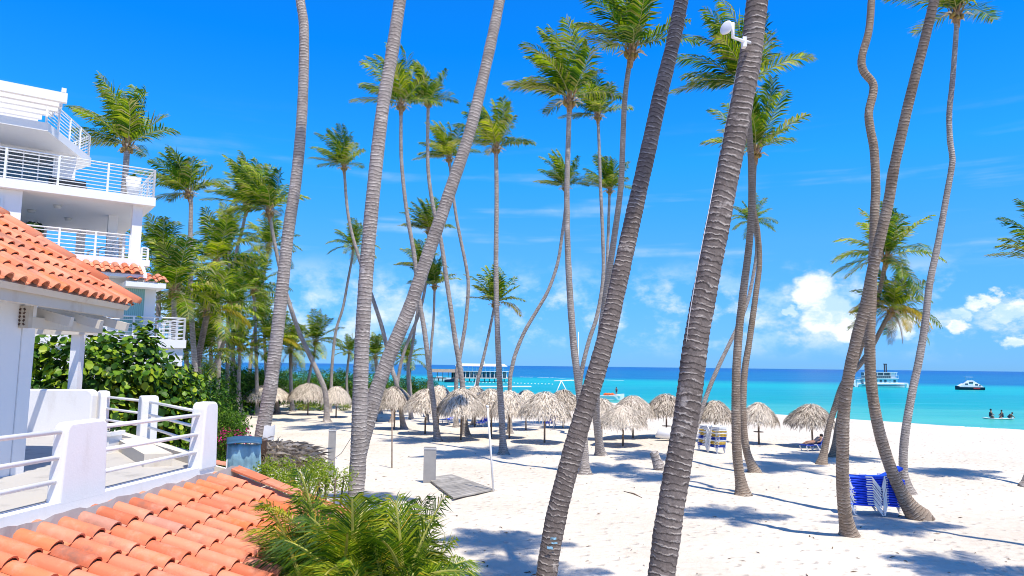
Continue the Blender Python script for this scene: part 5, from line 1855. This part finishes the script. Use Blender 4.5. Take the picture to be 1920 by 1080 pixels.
def areca(loc, label, seed, nfr, L, top, spread=1.0, bias=None):
    rnd = random.Random(seed)
    T = thing('areca_palm', loc, label, 'palm', 'feathery areca palms by the tiled roof')
    sm = MB()
    canes = []
    for k in range(7):
        a = rnd.uniform(0, 6.28)
        r_ = rnd.uniform(.05, .35)
        h_ = top * rnd.uniform(.75, 1.0)
        c0, c1 = Vector((math.cos(a) * r_, math.sin(a) * r_, -.1)), Vector((math.cos(a) * (r_ + .15 * spread), math.sin(a) * (r_ + .25 * spread), h_))
        sm.tube([c0, c0.lerp(c1, .5), c1], [.035, .03, .022], 6)
        canes.append(c1)
    link('cane', sm.mesh('cane', 'areca_stalk', True), T, local=True)
    for k in range(nfr):
        az_ = k * 2.4 + rnd.uniform(-.3, .3)
        if bias is not None and rnd.random() < .5:
            az_ = bias + rnd.gauss(0, .6)
        t = k / nfr
        e_ = R(82) - R(62) * t * spread + R(rnd.uniform(-8, 8))
        me = frond_mesh(rnd, az_, e_, L * rnd.uniform(.8, 1.12), STILL, 44, .50, .018, .60, ('areca_leaf', 'areca_stalk', 'palm_leaf_yellow'), .05, .55, wsw=.1)
        o = link('frond', me, T, Matrix.Translation(canes[k % len(canes)]), local=True)
    return T


for (px, py, Y, lab, sd_, nf, L_, tp_, spr, bi) in [
        (715, 985, 9.0, 'big bright areca palm at the bottom centre', 41, 30, 1.05, 2.62, 1.05, None),
        (672, 1050, 8.0, 'dark lower areca palm at the bottom edge beside the roof', 42, 24, .95, 2.15, 1.2, None),
        (640, 975, 9.8, 'areca palm arching its fronds over the roof tiles', 43, 22, 1.1, 2.45, 1.1, PI),
        (760, 975, 9.9, 'areca palm behind, below the grey notice board', 44, 22, .95, 2.35, .95, None),
        (752, 1085, 7.9, 'small areca palm at the bottom edge right side', 45, 18, .82, 1.95, 1.15, None)]:
    q = at(px, py, Y)
    areca(Vector((q.x, q.y, 0)), lab, sd_, nf, L_, tp_, spr, bi)

# ------------------------------------------------------------------ hut, tarp, boards, poles
hut = thing('thatched_hut', at(540, 880, 18.5) * 1.0, 'low hut with a dark shaggy palm-thatch roof behind the lime plants', 'hut')
rnd = random.Random(77)
e0_, e1_ = at(488, 868, 18.0), at(592, 866, 18.6)
r0_, r1_ = at(486, 832, 19.2), at(560, 842, 19.8)
m = MB()
for k in range(2600):
    u, v = rnd.random(), rnd.random()
    a = r0_.lerp(r1_, u).lerp(e0_.lerp(e1_, u), v)
    dn_ = (e0_.lerp(e1_, u) - r0_.lerp(r1_, u)).normalized()
    d = (dn_ + Vector((rnd.gauss(.15, .25), rnd.gauss(0, .15), rnd.gauss(.05, .16)))).normalized() * rnd.uniform(.35, .95)
    s_ = Vector((rnd.uniform(.4, 1), rnd.uniform(-.4, .4), rnd.uniform(-.4, .4))) * rnd.uniform(.008, .022)
    a = a + Vector((0, -.03, rnd.uniform(.02, .16)))
    c = min(1, max(.02, rnd.gauss(.42, .38)))
    m.poly([a - s_, a + s_, a + d * .6 + s_ + Vector((0, 0, .05)), a + d], (c, .5))
m.poly([r0_, r1_, e1_, e0_], (.1, .5))
m.poly([r0_, r1_, r1_ + Vector((0, 1.2, -.6)), r0_ + Vector((0, 1.2, -.6))], (.1, .5))
link('roof', m.mesh('roof', 'thatch'), hut, kind='stuff')
for px in (496, 548):
    q = at(px, 872, 18.3)
    link('post', MB().tube([(q.x, q.y, 0), (q.x, q.y, q.z + .1)], .07, 8).mesh('post', 'wood_post', True), hut)
q = at(494, 845, 18.1)
link('corner_board', MB().box((q.x, q.y, q.z - .5), (.12, .1, 1.5)).mesh('corner_board', 'wood_dark'), hut)
tp = thing('tarp_stall', at(455, 890, 17.0), 'pale blue tarp wall with a dark awning right of the corner pillar', 'tarp')
m = MB()
nx_, nz_ = 14, 6
for j in range(nz_ + 1):
    for i in range(nx_ + 1):
        a = at(424 + 62 * i / nx_ + 3, 833 + 70 * j / nz_, 17.2 + .030 * math.sin(i * .9 + j * .7) + .018 * math.sin(i * 2.3 - j * .4))
        m.vert(a)
for j in range(nz_):
    for i in range(nx_):
        a = j * (nx_ + 1) + i
        m.f.append((a, a + nx_ + 1, a + nx_ + 2, a + 1))
o = link('tarp', m.mesh('tarp', 'tarp_blue', True), tp)
o.modifiers.new('solid', 'SOLIDIFY').thickness = .012
m = MB()
for j in range(4):
    for i in range(8):
        a = at(425 + 66 * i / 7, 832 - 12 * j / 3 - (3 * math.sin(PI * i / 7)), 17.1 + .9 * j / 3)
        m.vert(a)
for j in range(3):
    for i in range(7):
        a = j * 8 + i
        m.f.append((a, a + 1, a + 9, a + 8))
o = link('awning', m.mesh('awning', 'tarp_dark', True), tp)
o.modifiers.new('solid', 'SOLIDIFY').thickness = .02
for px in (428, 487):
    q = at(px, 833, 17.25)
    link('post', MB().tube([(q.x, q.y, 0), (q.x, q.y, q.z)], .03, 6).mesh('post', 'light_metal', True), tp)


def board(px0, px1, py0, py1, Y, label):
    a, b = at(px0, py0, Y), at(px1, py0, Y)
    z0 = max(0, 0.0)
    T = thing('notice_board', Vector(((a.x + b.x) / 2, Y, 0)), label, 'board')
    link('panel', MB().box(((a.x + b.x) / 2, Y, (a.z + z0 + .1) / 2), (b.x - a.x, .10, a.z - z0 + .1)).mesh('panel', 'grey_board'), T)
    link('cap', MB().box(((a.x + b.x) / 2, Y, a.z + .02), (b.x - a.x + .03, .13, .05)).mesh('cap', 'light_metal'), T)
    return T


gb = ground(806, 905)
board(795, 818, 842, 900, gb.y, 'grey upright board above the areca palms beside the boardwalk')
gb = ground(623, 895)
board(617, 630, 808, 872, gb.y, 'narrow grey upright board left of the upright grey trunk')
# boardwalk planks
c_ = [ground(800, 900), ground(846, 893), ground(928, 922), ground(850, 938)]
bw = thing('boardwalk', sum(c_, Vector()) / 4, 'flat grey plank boardwalk lying on the sand right of the board', 'boardwalk')
for k in range(18):
    t0, t1 = k / 18 + .004, (k + 1) / 18 - .004
    a, b, cc, d = c_[0].lerp(c_[3], t0), c_[1].lerp(c_[2], t0), c_[1].lerp(c_[2], t1), c_[0].lerp(c_[3], t1)
    z = .05 + .008 * random.random()
    link('plank', MB().prism([tuple(p[:2]) for p in (a, d, cc, b)], z, z + .05).mesh('plank', 'deck_plank'), bw)
# thin poles
def pole(px0, py0, px1, py1, r, mat, label):
    b = ground(px1, py1)
    t = at(px0, py0, b.y)
    T = thing('pole', b, label, 'pole')
    link('shaft', MB().tube([b - Vector((0, 0, .2)), b.lerp(t, .5), t], [r, r * .95, r * .85], 8).mesh('shaft', mat, True), T)
    link('tip', MB().sphere(t, r * 1.5, 8, 6).mesh('tip', mat, True), T)
    return b, t


pole(735, 768, 735, 876, .033, 'wood_post', 'thin dark pole right of the leaning grey trunk')
pole(914, 762, 926, 923, .042, 'white_plastic', 'thin white slanting pole left of the straight centre trunk')
pole(631, 858, 631, 905, .03, 'white_plastic', 'short white stake beside the narrow grey board')
pole(810, 868, 810, 905, .03, 'white_plastic', 'short white stake in front of the grey board')
# guy line from the trunk to the narrow board
link('guy_line', MB().tube([at(664, 812, 17.2), at(640, 850, 18.5), at(600, 880, 21.0)], .008, 4).mesh('guy_line', 'rope'), label='thin line slanting from the upright grey trunk to the board', cat='rope')
# palm stump
b = ground(1236, 881)
su = thing('palm_stump', b, 'short cut palm stump on the sand left of the huge trunk', 'stump')
P = [b + Vector((.06, 0, -.2)), b + Vector((.02, 0, .1)), b + Vector((-.14, 0, .5)), b + Vector((-.26, 0, .85)), b + Vector((-.27, 0, .88))]
link('trunk', MB().tube(P, [.36, .30, .23, .21, .16], 14, True, [0, 1, 3, 5, 5.2]).mesh('trunk', 'bark_grey', True), su)
# ceramic white boulder-like cover left of huge trunk
b = ground(1254, 826)
pd = thing('kayak', b, 'pale upturned kayak leaning near the shelf palapa', 'kayak')
m = MB().tube([b + Vector((-.9, .1, .25)), b + Vector((-.6, 0, .45)), b + Vector((0, -.1, .5)), b + Vector((.7, -.2, .4)), b + Vector((1.1, -.25, .2))], [.05, .34, .42, .34, .05], 10)
link('hull', m.mesh('hull', 'white_hull', True), pd)
# antenna mast far behind
q = at(770, 700, 240)
mt_ = thing('radio_mast', Vector((q.x, q.y, SEA)), 'thin dark mast with crossbars far behind the leaning grey trunk', 'mast')
hz = at(770, 622, 240).z
link('shaft', MB().tube([(q.x, q.y, SEA), (q.x, q.y, hz)], [.22, .10], 6).mesh('shaft', 'navy_paint', True), mt_)
for k, hw in enumerate((1.6, 1.8, 1.3)):
    z = hz - .8 - 2.6 * k
    link('crossbar', MB().box((q.x, q.y, z), (hw * 2, .2, .2)).mesh('crossbar', 'navy_paint'), mt_)
# blue paint mark wrapped on the big leaning trunk
pm = MB()
for (py, j0, j1, hh) in ((1003, -2, 1, 4), (1012, -1, 2, 3), (1020, -3, 0, 5)):
    i0 = len(pm.v)
    for dy in (0, hh):
        c = at(1038.5 - (py - 1000) * .155, py + dy, 14.06)
        for j in range(j0, j1 + 1):
            a = -PI * .5 + j * .17
            pm.vert((c.x + .222 * math.cos(a), c.y + .222 * math.sin(a), c.z + .008 * (j % 2)))
    nn = j1 - j0 + 1
    for j in range(nn - 1):
        pm.f.append((i0 + j, i0 + j + 1, i0 + nn + j + 1, i0 + nn + j))
link('paint_mark', pm.mesh('paint_mark', 'paint_pale', True), label='faint blue paint mark low on the big leaning trunk', cat='paint')
# white cloth tied on the curved trunk
pm = MB()
c0, c1 = at(499, 797, 20.45), at(495, 826, 20.45)
for q, rr_ in ((c0, .245), (c0.lerp(c1, .5), .262), (c1, .25)):
    for j in range(6):
        a = -1.45 + j * .36
        pm.vert((q.x + rr_ * math.cos(a), q.y + rr_ * math.sin(a), q.z + .02 * math.sin(j * 2)))
for k in range(2):
    for j in range(5):
        pm.f.append((k * 6 + j, k * 6 + j + 1, k * 6 + 7 + j, k * 6 + 6 + j))
link('trunk_wrap', pm.mesh('trunk_wrap', 'white_plastic', True), label='white wrap round the foot of the curved grey trunk', cat='wrap')
# driftwood rope line on sand
a, b = ground(1170, 923), ground(1204, 935)
link('stick', MB().tube([a + Vector((0, 0, .03)), a.lerp(b, .5) + Vector((.05, 0, .06)), b + Vector((0, 0, .03))], [.02, .03, .015], 6).mesh('stick', 'stem', True), label='thin stick lying on bare sand right of the leaning trunk', cat='stick')

# bits of husk, leaf and weed lying on the sand
rnd = random.Random(55)
lm = MB()
for k in range(260):
    px, py = rnd.uniform(640, 1915), 780 + 300 * rnd.random() ** 1.3
    g_ = ground(px, py)
    if g_.y > 70 or shore_d(g_.x, g_.y) > -3:
        continue
    z = ter(g_.x, g_.y) + .012
    a = rnd.uniform(0, 6.28)
    ln, wd = rnd.uniform(.03, .16), rnd.uniform(.008, .03)
    u = Vector((math.cos(a), math.sin(a), rnd.uniform(-.05, .2))) * ln
    v = Vector((-math.sin(a), math.cos(a), 0)) * wd
    c = Vector((g_.x, g_.y, z))
    lm.poly([c - u, c - v + Vector((0, 0, .012)), c + u, c + v + Vector((0, 0, .02))])
link('beach_litter', lm.mesh('beach_litter', 'palm_leaf_dry'), label='scattered bits of husk and dry leaf on the sand', cat='litter', kind='stuff')
